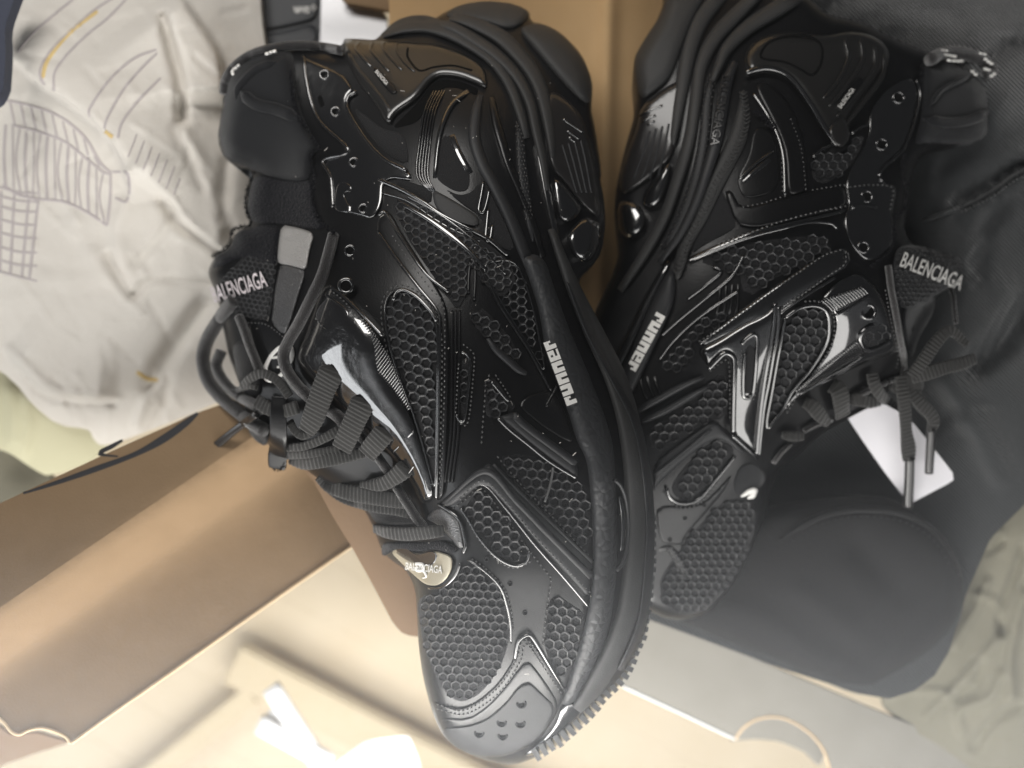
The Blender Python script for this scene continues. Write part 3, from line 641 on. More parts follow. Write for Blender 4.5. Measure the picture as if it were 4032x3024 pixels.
# --- collar, tongue
panel('collar_lining', q('R1', '232,375 300,290 400,232 560,228 570,400 600,560 700,730 650,745 655,850 600,885 480,870 372,830 232,782 190,680 212,540'), A, 'textile', shoeA, t=.55, bevel=60, step=18)
pipe('collar_fold', q('R1', '300,440 380,505 480,530 590,575'), A, 26, 'textile', shoeA, lift=.45, taper=True)
pipe('collar_fold', q('R1', '280,480 300,420 380,340 480,300'), A, 18, 'textile', shoeA, lift=.5, taper=True)
pull = pipe('pull_tab', q('R1', '224,455 232,390 275,325 350,270 440,240 560,222 690,228 790,245'), A, 19, 'cordcloth', shoeA, lift=.75, step=8)
for s in ('262,350 272,334', '276,336 286,324', '290,322 298,314', '264,362 270,352', '425,262 440,258', '444,256 456,252', '460,250 476,247', '400,238 412,234'):
    p = q('R1', s); pipe('pull_tab_mark', np.c_[p, [0, 0]], A, 6, 'whiteprint', pull, lift=.97, step=5)
panel('tongue_lining', q('R1', '372,830 600,880 655,850 665,1000 730,1110 640,1115 500,1085 355,1092 330,1000 345,900'), A, 'fuzz', shoeA, t=.3, bevel=30, lift=-.1)
# ragged threads along the collar edge
def fringe(path, n, ln, parent, f, lift=.25):
    p = spline(path, 6); VV, FF = [], []
    for i in range(n):
        c = p[random.randrange(len(p))]; a = random.uniform(0, 6.28); l = ln * random.uniform(.4, 1); e = c + l * np.array([math.cos(a), math.sin(a)]); k = len(VV)
        h = float(f([c[0]], [c[1]])[0]) + lift; nn = np.array([-math.sin(a), math.cos(a)]) * 1.6
        m_ = (c + e) / 2 + nn * random.uniform(-3, 3)
        VV += [P(*(c - nn), h), P(*(c + nn), h), P(*(m_ + nn), h + .1), P(*(m_ - nn), h + .1), P(*e, h + random.uniform(-.1, .15))]
        FF += [(k, k + 1, k + 2, k + 3), (k + 3, k + 2, k + 4)]
    o = mesh_obj('loose_threads', np.array(VV), FF, 'fuzz', parent); o['kind'] = 'stuff'
fringe(q('R1', '545,350 560,480 590,570 640,650 680,720 640,750 655,850 660,1000 690,1070 760,1130'), 420, 16, shoeA, A, .5)
fringe(q('R1', '372,830 345,900 330,1000 355,1085 270,1110 245,1190 170,1240'), 420, 16, shoeA, A, .1)
panel('tongue_pad', q('T1', '185,650 250,490 370,440 430,285 590,215 760,190 890,230 860,390 850,600 820,640 500,520 300,620'), A, 'fuzz', shoeA, t=.28, bevel=40, lift=-.05)
tl = comb('tongue_label', q('T1', '240,790 330,700 480,560 620,400 850,380 830,600 800,900 770,1150 560,1120 430,1075 330,960'), A, shoeA, cell=21, lift=.12, ang=.15, depth=.08)
text('BALENCIAGA', q('T1', '228,965')[0], (430, -135), 92, A, 'silverprint', tl, lift=.24, sx=.40, bold=.012, ext=.03)
panel('tongue_strip', q('T1', '880,208 1040,235 1205,290 1150,480 1125,655 980,610 865,590 838,560 852,380'), A, 'litleather', shoeA, t=.22, bevel=14, rnd=1, lift=.05)
ts = panel('tongue_side', q('T1', '868,588 980,610 1125,655 1060,850 970,1150 905,1290 780,1160 800,1000 812,850'), A, 'grain', shoeA, t=.16, bevel=12, rnd=1, lift=.05)
stitch(q('T1', '875,620 850,800 825,950 800,1120'), A, ts, lift=.22, gap=16, ln=10)
tp = panel('tongue_patch', q('T1', '545,1130 700,1120 790,1165 900,1290 990,1420 1010,1660 860,1780 760,1640 640,1500'), A, 'leather', shoeA, t=.14, bevel=10, rnd=1)
stitch(q('T1', '560,1160 700,1165 800,1215 890,1290'), A, tp, lift=.16, gap=14, ln=9)
a_ = np.linspace(0, 2 * math.pi, 40); ring = np.stack([.0 + 95 * np.cos(a_), 190 * np.sin(a_)], 1); rt = math.radians(-33)
ring = ring @ np.array([[math.cos(rt), math.sin(rt)], [-math.sin(rt), math.cos(rt)]]).T if False else ring @ np.array([[math.cos(rt), -math.sin(rt)], [math.sin(rt), math.cos(rt)]])
ring = ring + np.array([850, 1545]); ring[:, 0] = 750 + .40687 * ring[:, 0]; ring[:, 1] = 800 + .40687 * ring[:, 1]
band('emblem_ring', ring, 20, A, 'whiteprint', tp, t=.05, lift=.14, n=5, step=5)
for s in ('785,1500 900,1480', '835,1590 930,1560'): band('emblem_bar', q('T1', s), 17, A, 'whiteprint', tp, t=.04, lift=.14, n=4, step=6)

# --- upper quarter near the heel
eq = panel('eyestay_overlay', q('A1', '130,340 230,388 400,458 470,560 415,605 425,690 530,862 640,980 790,1058 832,1090 832,1130 650,1105 645,1280 580,1370 500,1345 330,1305 312,1100 262,1000 395,955 415,925 250,770 190,640 158,480'), A, 'patent', shoeA, t=.16, bevel=16)
pipe('overlay_edge', q('A1', '150,345 165,480 200,640 260,765 420,915 400,960 270,1000 320,1100 335,1290'), A, 7, 'patent', eq, lift=.16)
pipe('overlay_edge', q('A1', '480,570 425,610 430,690 540,868 650,985 790,1060'), A, 8, 'patent', eq, lift=.17)
for s in ('280,465', '350,695', '465,1010', '525,1298'): eyelet(q('A1', s)[0], 17, A, shoeA, .2)
panel('eyestay_slot', q('A1', '235,560 270,600 290,680 265,690 235,630'), A, 'holeshade', shoeA, t=.05, bevel=6, lift=.13)
panel('eyestay_loop', q('A1', '330,1310 350,1130 430,1130 470,1190 430,1200 400,1190 420,1260 480,1310 420,1330'), A, 'patent', shoeA, t=.14, bevel=9, lift=.06)
panel('quarter_mesh', q('A1', '440,650 520,700 640,800 790,830 815,1040 690,985 560,850'), A, 'knit', shoeA, t=.05, bevel=10)
cl = panel('heel_clip', q('A1', '395,245 430,238 620,250 820,262 1000,272 1200,350 1290,430 1300,565 1240,530 1120,482 1000,472 940,512 860,620 720,712 690,785 640,745 600,660 500,540 425,400 398,330'), A, 'clip', shoeA, t=.42, bevel=30, step=12, rnd=2)
for s, w_ in (('500,258 478,300 520,360 580,420', 26), ('580,262 570,310 625,380 690,450', 22), ('650,262 645,300 700,370 770,440', 20), ('730,268 730,320 780,390 850,450', 18)):
    band('clip_rib', q('A1', s), w_ * .63, A, 'clip', cl, t=.16, lift=.38, step=7)
band('clip_rib', q('A1', '430,330 480,420 560,520 640,620 690,700'), 22, A, 'clip', cl, t=.12, lift=.38)
pipe('clip_groove', q('A1', '800,300 800,360 870,440 960,420 1080,410 1200,440'), A, 5, 'holeshade', cl, lift=.40)
lb = panel('clip_badge', q('A1', '575,430 600,410 680,490 735,560 720,585 690,580 620,500'), A, 'leather', cl, t=.10, bevel=5, lift=.44, rnd=1, step=7)
text('BALENCIAGA', q('A1', '592,446')[0], (95, 112), 21, A, 'whiteprint', lb, lift=.56, sx=.55, bold=.01)
panel('clip_painted_shade', q('A1', '940,530 1000,490 1120,500 1260,560 1230,600 1120,545 1010,545 930,640 870,760 720,800 700,790 860,640'), A, 'holeshade', shoeA, t=.02, bevel=6, lift=.02)  # dark panel whose colour imitates the shade below the clip
for i in range(5):
    o_ = i * 17
    band('quarter_rib', q('A1', '%d,560 %d,700 %d,900 %d,1090 %d,1190' % (960 + o_, 900 + o_, 868 + o_, 855 + o_, 940 + o_ * .4)), 9, A, 'patent', shoeA, t=.12, lift=.03, step=8, n=5)
band('quarter_bar', q('A1', '1180,560 1080,640 1020,760 985,900 965,1110'), [26, 24, 22, 20, 16], A, 'patent', shoeA, t=.2)
panel('quarter_window', q('A1', '1010,850 1060,830 1180,1000 1190,1180 1100,1200 960,1110 985,960'), A, 'knit', shoeA, t=.05, bevel=8)
band('quarter_bar', q('A1', '1070,840 1120,960 1190,1080'), 30, A, 'patent', shoeA, t=.12)
panel('quarter_shield', q('A1', '945,1170 1060,1230 1240,1340 1245,1412 1150,1400 1050,1365 965,1290'), A, 'softrubber', shoeA, t=.2, bevel=12, rnd=1)
pipe('quarter_seam', q('A1', '620,1120 760,1180 900,1260 1000,1330 1130,1400 1290,1480 1420,1590'), A, 9, 'patent', shoeA, lift=.08)
pipe('quarter_seam', q('A1', '640,1200 800,1250 960,1360 1100,1440 1250,1500'), A, 5, 'patent', shoeA, lift=.06)
pipe('quarter_loop', q('A1', '1270,1130 1255,1220 1240,1310 1270,1320 1295,1240 1305,1180'), A, 6, 'patent', shoeA, lift=.1)
pipe('quarter_loop', q('A1', '1300,1300 1290,1400 1285,1490 1310,1490 1325,1400'), A, 6, 'patent', shoeA, lift=.1)

comb('quarter_mesh', q('S', '1530,770 1650,805 1800,885 1930,965 2010,1035 2035,1115 1965,1185 1885,1085 1850,1040 1840,1150 1802,1225 1765,1170 1680,1050 1600,930'), A, shoeA, cell=34, lift=.12, ang=.5, depth=.08, rnd=1)
panel('quarter_textile', q('A1', '700,1090 840,1140 960,1170 940,1290 860,1240 740,1180'), A, 'knit', shoeA, t=.06, bevel=10)
panel('quarter_textile', q('A1', '1000,1150 1110,1215 1200,1195 1245,1120 1300,1180 1360,1300 1420,1420 1470,1560 1400,1560 1290,1470 1260,1350 1130,1270'), A, 'knit', shoeA, t=.06, bevel=10)
band('quarter_strap', q('S', '1560,790 1700,870 1840,980 1930,1080'), [18, 26, 26, 16], A, 'patent', shoeA, t=.14, lift=.06)
pipe('quarter_seam', q('S', '1600,770 1740,850 1880,960 1990,1080'), A, 5, 'patent', shoeA, lift=.12)
# --- eyestay lower, windows, teardrop
ey = panel('eyestay_patent', q('R2', '700,395 770,400 860,470 990,640 1005,800 1060,900 1130,1010 1190,1180 1235,1330 1248,1430 1180,1470 1130,1350 1050,1240 960,1150 880,1080 800,1000 700,900 600,800 570,745 620,640'), A, 'patentcrinkle', shoeA, t=.18, bevel=22, dome=.75, dome_r=100, step=11)
for s_ in ('1905,530 1800,640 1690,745', '2160,855 2060,960 1955,1065', '2170,1180 2100,1280'): pipe('eyestay_seam', q('T2', s_), A, 4.5, 'patent', ey, lift=.75)
comb('quarter_mesh', q('M3', '640,80 940,40 1040,260 1110,500 1170,800 1215,1060 1080,830 930,590 790,360'), A, shoeA, cell=36, lift=.02, ang=.5, depth=.10, rim=4)
eyelet(q('R2', '815,400')[0], 27, A, shoeA, .6); eyelet(q('R2', '835,230')[0], 20, A, shoeA, .1)
wd = panel('eyestay_window', q('R2', '668,520 735,440 812,520 832,600 790,640 730,615 668,570'), A, 'knit', shoeA, t=.06, bevel=8, lift=.70)
pipe('window_rim', q('R2', '715,440 770,480 815,520 826,560 820,610 790,636 750,625 700,590'), A, 6.5, 'patent', wd, lift=.8, step=7)
stitch(q('R2', '668,560 700,600 745,645 790,668 840,640 855,580 840,520 800,470 740,420'), A, wd, lift=.82, gap=17, ln=10)
pipe('window_rim', q('R2', '735,400 800,450 860,505 930,575 990,640'), A, 6, 'patent', shoeA, lift=.75)
for i in range(34):       # the fine ribs beside the eyestay
    t = i / 33.; a0 = q('R2', '812,680')[0] * (1 - t) + q('R2', '1112,1002')[0] * t + np.array([14 * math.sin(t * 3.1), -10 * math.sin(t * 3.1)])
    l_ = 105 * (1 - t) + 18; e0 = a0 + np.array([.60, -.80]) * l_
    pipe('rib', np.array([a0, (a0 + e0) / 2, e0]), A, 3.4, 'patent', ey, lift=.72, step=10, sides=5)
comb('teardrop_mesh', q('R2', '1003,480 1040,425 1090,412 1160,445 1250,550 1262,700 1256,1000 1252,1200 1248,1410 1195,1200 1135,1000 1065,820 1022,680 1002,560'), A, shoeA, cell=41, lift=.22, ang=1.4, rnd=1, rim=6, st=15)
pipe('teardrop_lip', q('R2', '1042,470 1060,430 1095,420 1160,455 1225,525 1252,570'), A, 7, 'patent', shoeA, lift=.40)
pb = panel('arrow_band', q('R2', '965,150 962,90 1000,25 1040,60 1075,130 1200,320 1300,480 1312,620 1308,1000 1290,1400 1262,1445 1252,1440 1262,1100 1268,700 1262,540 1200,460 1100,330'), A, 'leather', shoeA, t=.14, bevel=12, lift=.12, rnd=1)
pipe('band_edge', q('R2', '970,140 1060,270 1160,400 1255,520 1268,600 1264,900 1258,1200 1250,1430'), A, 6.5, 'patent', pb, lift=.34)
pipe('band_edge', q('R2', '975,60 1000,40 1030,90 1100,200 1200,340 1310,430'), A, 6, 'patent', pb, lift=.28)
stitch(q('R2', '1040,160 1130,290 1220,410 1285,490 1292,700 1288,1000 1278,1250 1270,1400'), A, pb, lift=.28, gap=22, ln=13)
for dx in (1322, 1340, 1358): pipe('channel_rib', q('R2', '%d,520 %d,800 %d,1100 %d,1350' % (dx + 6, dx + 4, dx, dx - 30)), A, 5, 'leather', shoeA, lift=.06)
sl = comb('slot_mesh', q('M3', '505,860 550,920 548,1050 515,1420 480,1450 450,1400 465,1100 485,900'), A, shoeA, cell=30, lift=.05)
pipe('slot_rim', q('M3', '480,860 510,862 553,918 550,1050 530,1250 508,1425 480,1462 450,1430 442,1395'), A, 6, 'patent', sl, lift=.16, step=7)
stitch(q('M3', '455,960 445,1100 437,1300 430,1390 470,1470 520,1490 550,1400 575,1150 592,930 580,860 500,790'), A, sl, lift=.16, gap=17, ln=10)
comb('quarter_mesh', q('M3', '560,480 640,440 760,560 900,720 1000,880 960,990 860,920 760,820 680,700 590,640'), A, shoeA, cell=40, lift=.05, ang=.4)
md = comb('quarter_mesh', q('M3', '700,1080 760,1060 900,1280 970,1300 920,1400 830,1420 690,1440 680,1200'), A, shoeA, cell=38, lift=.06, ang=.3)
pipe('mesh_rim', q('M3', '740,1110 800,1180 850,1240 890,1285'), A, 6, 'patent', md, lift=.15)
stitch(q('M3', '780,1060 850,1160 900,1240'), A, md, lift=.14, gap=17, ln=10); stitch(q('M3', '720,1060 690,1150 682,1280 668,1450 655,1640'), A, md, lift=.12, gap=20, ln=12)
band('moulded_bar', q('M3', '700,720 780,830 880,920 980,1010 1050,1040'), [18, 30, 34, 30, 20], A, 'rubber', shoeA, t=.25)
pipe('quarter_seam', q('M3', '560,40 700,220 800,420 930,620 1060,820 1160,1000 1230,1130 1260,1190'), A, 8, 'leather', shoeA, lift=.08)
pipe('quarter_seam', q('M3', '560,60 545,180 540,340'), A, 6, 'leather', shoeA, lift=.06); pipe('quarter_seam', q('M3', '600,80 600,240 590,400'), A, 6, 'leather', shoeA, lift=.06)
pipe('quarter_seam', q('M3', '1320,1140 1270,1230 1215,1330'), A, 7, 'leather', shoeA, lift=.06)
panel('quarter_plate', q('M3', '960,1330 1040,1240 1180,1200 1290,1180 1390,1380 1470,1640 1400,1640 1200,1520'), A, 'leather', shoeA, t=.1, bevel=12)
# --- forefoot bars and meshes
comb('forefoot_mesh', q('R3', '745,0 860,-20 990,0 1110,85 1235,160 1255,330 1258,520 1110,400 940,240 830,120'), A, shoeA, cell=40, lift=.05, ang=.1, st=None)
b2 = panel('upper_bar', q('M3', '790,1420 850,1395 950,1370 1010,1420 1290,1659 1400,1720 1490,1800 1500,1980 1380,1890 1160,1730 1000,1600'), A, 'rubber', shoeA, t=.3, bevel=26, rnd=1)
pipe('bar_edge', q('M3', '800,1430 900,1530 1060,1659 1250,1810 1480,1950'), A, 7, 'patent', b2, lift=.2)
band('bar_ridge', q('M3', '930,1400 1050,1510 1250,1659 1480,1830'), 34, A, 'rubber', b2, t=.2, lift=.22)
pipe('mesh_seam', q('R3', '1055,55 1045,120 1030,180 1010,240'), A, 5, 'thread', shoeA, lift=.12)
stitch(q('R3', '760,0 860,120 980,245 1100,370 1240,520'), A, shoeA, lift=.12, gap=20, ln=12)
ch = panel('chevron_bar', q('R3', '440,246 560,145 680,52 720,25 860,165 1010,310 1130,425 1268,545 1262,650 1250,768 1110,610 960,450 800,260 685,138 600,200 500,275'), A, 'rubber', shoeA, t=.30, bevel=22, rnd=1, step=12)
band('chevron_ridge', q('R3', '470,245 690,75 860,235 1010,390 1140,520 1262,640'), [14, 30, 30, 30, 32, 34], A, 'rubber', ch, t=.22, lift=.24)
band('chevron_ridge', q('R3', '735,40 870,180 1020,325 1140,440 1266,560'), 16, A, 'rubber', ch, t=.15, lift=.2)
pipe('chevron_edge', q('R3', '470,262 560,200 680,145 800,270 960,470 1110,640 1245,800'), A, 5.5, 'patent', ch, lift=.14)
stitch(q('R3', '560,225 680,125 810,250 970,440 1120,590 1250,720'), A, ch, lift=.30, gap=20, ln=11)
pm = comb('petal_mesh', q('R3', '575,285 610,225 678,160 790,290 900,430 928,490 905,550 850,568 770,532 690,450 630,370'), A, shoeA, cell=40, lift=.05, ang=.5)
pipe('petal_rim', q('R3', '560,270 610,345 640,400 700,480 770,545 850,580 910,560 930,500'), A, 6, 'patent', pm, lift=.12)
stitch(q('R3', '600,340 660,440 760,552 850,592 930,560'), A, pm, lift=.12, gap=18, ln=11)
stitch(q('R3', '500,290 600,215 670,165 800,325 920,490 1040,640'), A, shoeA, lift=.06, gap=20, ln=11)
for s in ('700,545', '825,677', '905,832', '962,1010'): eyelet(q('R3', s)[0], 8, A, shoeA, .06, 'leather')
comb('side_mesh', q('R3', '1045,705 1130,770 1235,835 1205,960 1150,1140 1095,1215 1040,1110 1005,1010 1015,890'), A, shoeA, cell=38, lift=.05, ang=.1)
stitch(q('R3', '1045,660 1030,760 1012,890 1000,1000'), A, shoeA, lift=.10, gap=24, ln=12, r=3.6)
tm = comb('toe_mesh', q('R3', '585,548 690,610 770,700 812,830 825,960 795,1075 735,1185 655,1275 560,1315 480,1265 415,1150 365,1010 338,880 328,750 420,720 490,690 545,630'), A, shoeA, cell=35, lift=.05, ang=.06, depth=.16)
pipe('toe_seam', q('R3', '600,548 680,600 770,690 810,800 828,900 830,990'), A, 5, 'patent', tm, lift=.14)
stitch(q('R3', '625,545 700,600 790,700 828,810 842,920'), A, tm, lift=.12, gap=17, ln=10)
pipe('vamp_seam', q('R3', '440,250 520,300 560,345 575,400 588,470 575,512'), A, 7, 'patent', shoeA, lift=.14, step=8)
panel('vamp_tab', q('R3', '368,330 440,255 520,305 560,350 570,410 580,495 540,480 500,430 470,390 420,350'), A, 'grain', shoeA, t=.18, bevel=16, rnd=1, lift=.03)
# toe tag
tg = panel('toe_tag', q('R3', '185,505 250,470 330,520 420,495 520,530 515,600 480,660 430,690 370,680 300,620 240,560'), A, 'patchfilm', shoeA, t=.1, bevel=8, rnd=1, lift=.12, step=12)
panel('toe_tag_inlay', q('R3', '195,500 260,475 330,525 410,495 440,520 430,560 390,590 330,570 280,560'), A, 'patent', tg, t=.06, bevel=6, lift=.2, step=10)
text('BALENCIAGA', q('R3', '262,600')[0], (210, 22), 42, A, 'whiteprint', tg, lift=.28, sx=.58, bold=.012)
band('tag_mark', q('R3', '318,570 355,572 360,600 330,605 320,585'), 14, A, 'whiteprint', tg, t=.05, lift=.29, n=5, step=5)
band('tag_mark', q('R3', '350,600 370,615 375,640 355,645'), [12, 12, 8, 3], A, 'whiteprint', tg, t=.05, lift=.29, n=5, step=5)
pipe('tag_edge', q('R3', '560,565 540,620 500,670 450,700 390,700'), A, 6, 'patent', shoeA, lift=.12)
# --- toe cap
tc_ = panel('toe_overlay', q('R3', '922,948 865,985 845,1080 765,1205 660,1300 560,1345 455,1320 400,1290 425,1390 450,1460 520,1545 650,1600 800,1600 960,1530 1050,1420 1095,1330 1115,1245 1030,1110'), A, 'leather', shoeA, t=.14, bevel=12, rnd=1, step=13)
for k_, (s, l_) in enumerate((('985,1060 920,975 880,1000 860,1080 775,1215 665,1310 560,1355 440,1320', .2), ('1000,1110 920,1005 895,1025 880,1090 790,1235 675,1330 565,1375 440,1345', .2))):
    stitch(q('R3', s), A, tc_, lift=l_, gap=17, ln=11, r=3.5)
stitch(q('R3', '945,970 1030,1110 1120,1240'), A, tc_, lift=.2, gap=17, ln=11, r=3.5); stitch(q('R3', '925,1000 1010,1130 1095,1255'), A, tc_, lift=.2, gap=17, ln=11, r=3.5)
pipe('toe_overlay_edge', q('R3', '1115,1245 1030,1105 945,965 915,950 870,985 850,1080'), A, 7, 'patent', tc_, lift=.16)
t2 = panel('toe_step', q('R3', '922,1080 870,1130 800,1230 700,1335 600,1400 440,1390 455,1470 530,1550 650,1600 800,1600 960,1530 1050,1420 1092,1320 1010,1190'), A, 'leather', shoeA, t=.14, bevel=12, rnd=1, lift=.12, step=13)
tb = panel('toe_bumper', q('R3', '922,1192 860,1235 800,1315 700,1400 600,1435 445,1445 520,1540 650,1600 830,1590 1000,1490 1075,1335 1000,1265'), A, 'rubber', shoeA, t=.16, bevel=14, rnd=1, lift=.24, step=13)
for s in ('885,1317', '780,1417', '880,1422', '785,1487', '660,1475'): eyelet(q('R3', s)[0], 17, A, tb if False else shoeA, .44, 'rubber')
# --- laces, cords, tips
L = lambda fr, s: np.array([[float(t) for t in p.split(',')] for p in s.split()]) * np.array([FR[fr][2], FR[fr][2], 1]) + np.array([FR[fr][0], FR[fr][1], 0])
pipe('elastic_cord', L('T2', '1385,-1040,.2 1335,-850,.55 1270,-640,.7 1170,-430,.8 1050,-190,.85 940,0,.95 900,130,1 930,260,.95 1010,385,.85 1110,490,.8 1250,600,.55 1400,690,.7 1500,790,.5'), A, 24, 'cordcloth', shoeA, step=8, sides=12)
pipe('elastic_cord', L('T2', '1560,820,.3 1640,900,.6 1740,1010,.4 1860,1170,.7 1950,1300,.4 2010,1420,.7 2100,1560,.8 2190,1700,.6 2260,1780,.2'), A, 19, 'cordcloth', shoeA, step=8, sides=12)
pipe('side_cord', L('T2', '430,-420,.2 300,-250,.0 180,-60,-.2 130,80,-.3 125,200,-.2 175,370,0 300,530,.2 480,680,.4 600,780,.6 720,850,.5'), A, 27, 'cordcloth', shoeA, step=8, sides=12)
pipe('side_cord', L('T2', '300,80,0 250,220,.1 320,370,.3 450,500,.5 600,590,.6 700,640,.6'), A, 22, 'cordcloth', shoeA, step=8, sides=12)
pipe('tongue_cord', L('T2', '470,-250,.3 520,-130,.5 570,20,.6 630,170,.6 680,300,.6'), A, 19, 'cordcloth', shoeA, step=8, sides=12)
panel('lace_hollow', q('T2', '400,0 560,-40 640,180 700,470 620,560 500,480 430,250'), A, 'knit', shoeA, t=.2, bevel=20)
for s, w_ in (('500,430,.9 600,330,1.1 720,300,1.2 860,380,1.1 960,520,.9', 90), ('640,560,.9 760,640,1.2 900,660,1.2 1040,620,.9', 130), ('420,470,.6 560,420,.95 640,430,.9', 60), ('960,760,.7 1010,850,1 1090,900,.8 1200,850,.7', 80)):
    ribbon('lace', L('T2', s), A, w_ * .407, 'lacecloth', shoeA)
ribbon('lace', L('T2', '1395,190,.35 1370,270,1.05 1300,420,1.25 1240,580,1.3 1180,740,1.2 1120,860,.95'), A, [95, 102, 95, 92, 88, 70], 'lacecloth', shoeA)
ribbon('lace', L('T2', '1690,500,.35 1670,570,1.0 1600,730,1.2 1530,880,1.2 1460,1030,1.0'), A, [86, 96, 90, 88, 84], 'lacecloth', shoeA)
ribbon('lace', L('T2', '1900,800,.35 1880,860,.9 1790,970,1.1 1700,1080,.9'), A, [78, 86, 84, 78], 'lacecloth', shoeA)
ribbon('lace', L('T2', '2090,1165,.3 2070,1220,.85 1960,1310,1.0 1830,1375,.95 1650,1370,.6'), A, [62, 72, 62, 52, 24], 'lacecloth', shoeA)
ribbon('lace', L('T2', '940,1015,.3 1100,1000,.65 1280,930,.8 1460,830,.6'), A, 36, 'lacecloth', shoeA)
ribbon('lace', L('T2', '930,1090,.3 1100,1080,.7 1250,1060,.8 1450,1030,.7'), A, 34, 'lacecloth', shoeA)
ribbon('lace', L('T2', '960,1140,.2 1100,1170,.7 1300,1140,.95 1500,1100,.8 1680,1060,.6'), A, [30, 50, 54, 50, 44], 'lacecloth', shoeA)
ribbon('lace', L('T2', '1230,1300,.2 1350,1390,.6 1550,1450,.9 1800,1490,1.0 2050,1530,.8 2130,1540,.6'), A, [30, 56, 66, 66, 58, 40], 'lacecloth', shoeA)
ribbon('lace', L('T2', '1250,1340,.2 1450,1480,.4 1700,1560,.6 2000,1610,.6 2130,1650,.5'), A, [24, 46, 52, 50, 40], 'lacecloth', shoeA)
ribbon('lace', L('C5', '60,170,.4 200,150,.75 350,120,.85 470,90,.6'), A, [20, 40, 44, 30], 'lacecloth', shoeA)
ribbon('lace', L('C5', '205,640,.35 330,680,.8 520,700,1.0 720,690,1.0 880,670,.8 960,660,.4'), A, [36, 50, 54, 52, 48, 40], 'lacecloth', shoeA)
panel('tongue_edge', q('C5', '80,360 250,400 500,450 720,520 760,570 500,600 260,590 200,560'), A, 'knit', shoeA, t=.18, bevel=14, lift=.05)
panel('tongue_edge', q('C5', '290,790 500,780 760,790 960,760 1120,860 1060,920 850,860 700,900 420,860 300,960 280,880'), A, 'fuzz', shoeA, t=.2, bevel=12, lift=.1)
ribbon('lace', L('T2', '860,520,1.25 850,680,1.5 850,860,1.4 845,1020,1.25 840,1170,1.1 836,1215,1.05'), A, [60, 64, 70, 78, 78, 66], 'leather', shoeA, rib=0)
ag = ribbon('aglet', L('T2', '640,690,1.3 560,750,1.4 400,870,1.3 200,1035,1.1'), A, [28, 30, 30, 34], 'plastic', shoeA, rib=0, thick=12)
fringe(q('T2', '780,1200 840,1230 920,1190'), 60, 10, shoeA, A, 1.1)
fringe(q('T2', '172,1000 215,1062'), 40, 8, shoeA, A, 1.1)
panel('lace_shade_panel', q('T2', '545,840 640,800 760,860 740,1010 640,960'), A, 'textile', shoeA, t=.2, bevel=12)  # dark textile panel added in place of the shade under the laces

# --- sole
tube = panel('midsole_tube', q('S', '2043,1000 2090,1120 2125,1240 2145,1385 2190,1500 2235,1620 2270,1740 2305,1800 2318,1880 2330,2020 2334,2200 2322,2370 2285,2530 2225,2715 2208,2770 2235,2785 2290,2740 2365,2590 2405,2460 2425,2320 2432,2170 2430,2020 2425,1860 2415,1740 2370,1600 2310,1450 2240,1290 2190,1150 2140,1000'), A, 'hexrubber', shoeA, t=.75, bevel=56, step=13, lift=.0)
runner(q('M3', '1490,1292')[0], q('M3', '1278,722')[0] - q('M3', '1490,1292')[0], 266, 44, A, tube, .80, .0)
band('midsole_rail', q('S', '2170,900 2240,1090 2330,1290 2420,1480 2470,1640 2500,1820 2512,2000 2508,2200 2480,2400 2420,2560 2340,2700 2270,2800'), [30, 50, 74, 86, 90, 96, 104, 104, 100, 92, 80, 50], A, 'softrubber', shoeA, t=.7, lift=.15)
band('midsole_rail', q('S', '2230,1100 2310,1300 2420,1500 2500,1660 2540,1840 2558,2050 2548,2280 2520,2460 2440,2640'), [16, 24, 34, 38, 40, 40, 40, 36, 22], A, 'rubber', shoeA, t=.45, lift=.55)
pipe('midsole_groove', q('R3', '1385,120 1420,160 1445,240 1455,350 1448,480 1430,560 1395,605'), A, 8, 'rubber', shoeA, lift=.78)
band('midsole_dimple', q('R3', '1410,210 1428,300 1432,400 1420,500'), [10, 22, 24, 12], A, 'patent', shoeA, t=.12, lift=.75)
band('heel_strap', q('A1', '1255,590 1225,700 1215,860 1260,1010 1330,1140 1430,1340 1520,1560 1560,1659'), [24, 44, 52, 52, 50, 50, 50, 48], A, 'rubber', shoeA, t=.32)
band('heel_strap', q('A1', '1320,600 1350,760 1390,900 1430,1030 1500,1190 1580,1400 1640,1600'), [26, 40, 40, 36, 36, 34, 30], A, 'leather', shoeA, t=.28)
db = band('dotted_rail', q('A1', '1490,760 1500,900 1510,1040 1530,1200 1555,1360 1590,1500'), [24, 36, 40, 40, 36, 26], A, 'rubber', shoeA, t=.24, lift=.02)
def dots(path, w_, f, parent, lift, gap=15, r=4.5, rows=3):
    p = spline(path, gap); T = np.gradient(p, axis=0); T /= np.linalg.norm(T, axis=1)[:, None]; N = np.stack([-T[:, 1], T[:, 0]], 1); VV, FF = [], []
    for i in range(len(p)):
        for j in range(rows):
            c = p[i] + N[i] * w_ * ((j + (.5 if i % 2 else 0)) / rows - .4); h = float(f([c[0]], [c[1]])[0]) + lift; k = len(VV)
            VV += [P(c[0] + r * math.cos(a), c[1] + r * math.sin(a), h - .05) for a in np.linspace(0, 6.283, 6, endpoint=False)] + [P(c[0], c[1], h + .05)]
            FF += [(k + (m_ + 1) % 6, k + m_, k + 6) for m_ in range(6)]
    o = mesh_obj('raised_dots', np.array(VV), FF, 'plastic', parent); o['kind'] = 'stuff'
dots(q('A1', '1490,760 1500,900 1510,1040 1530,1200 1555,1360'), 32, A, db, .27)
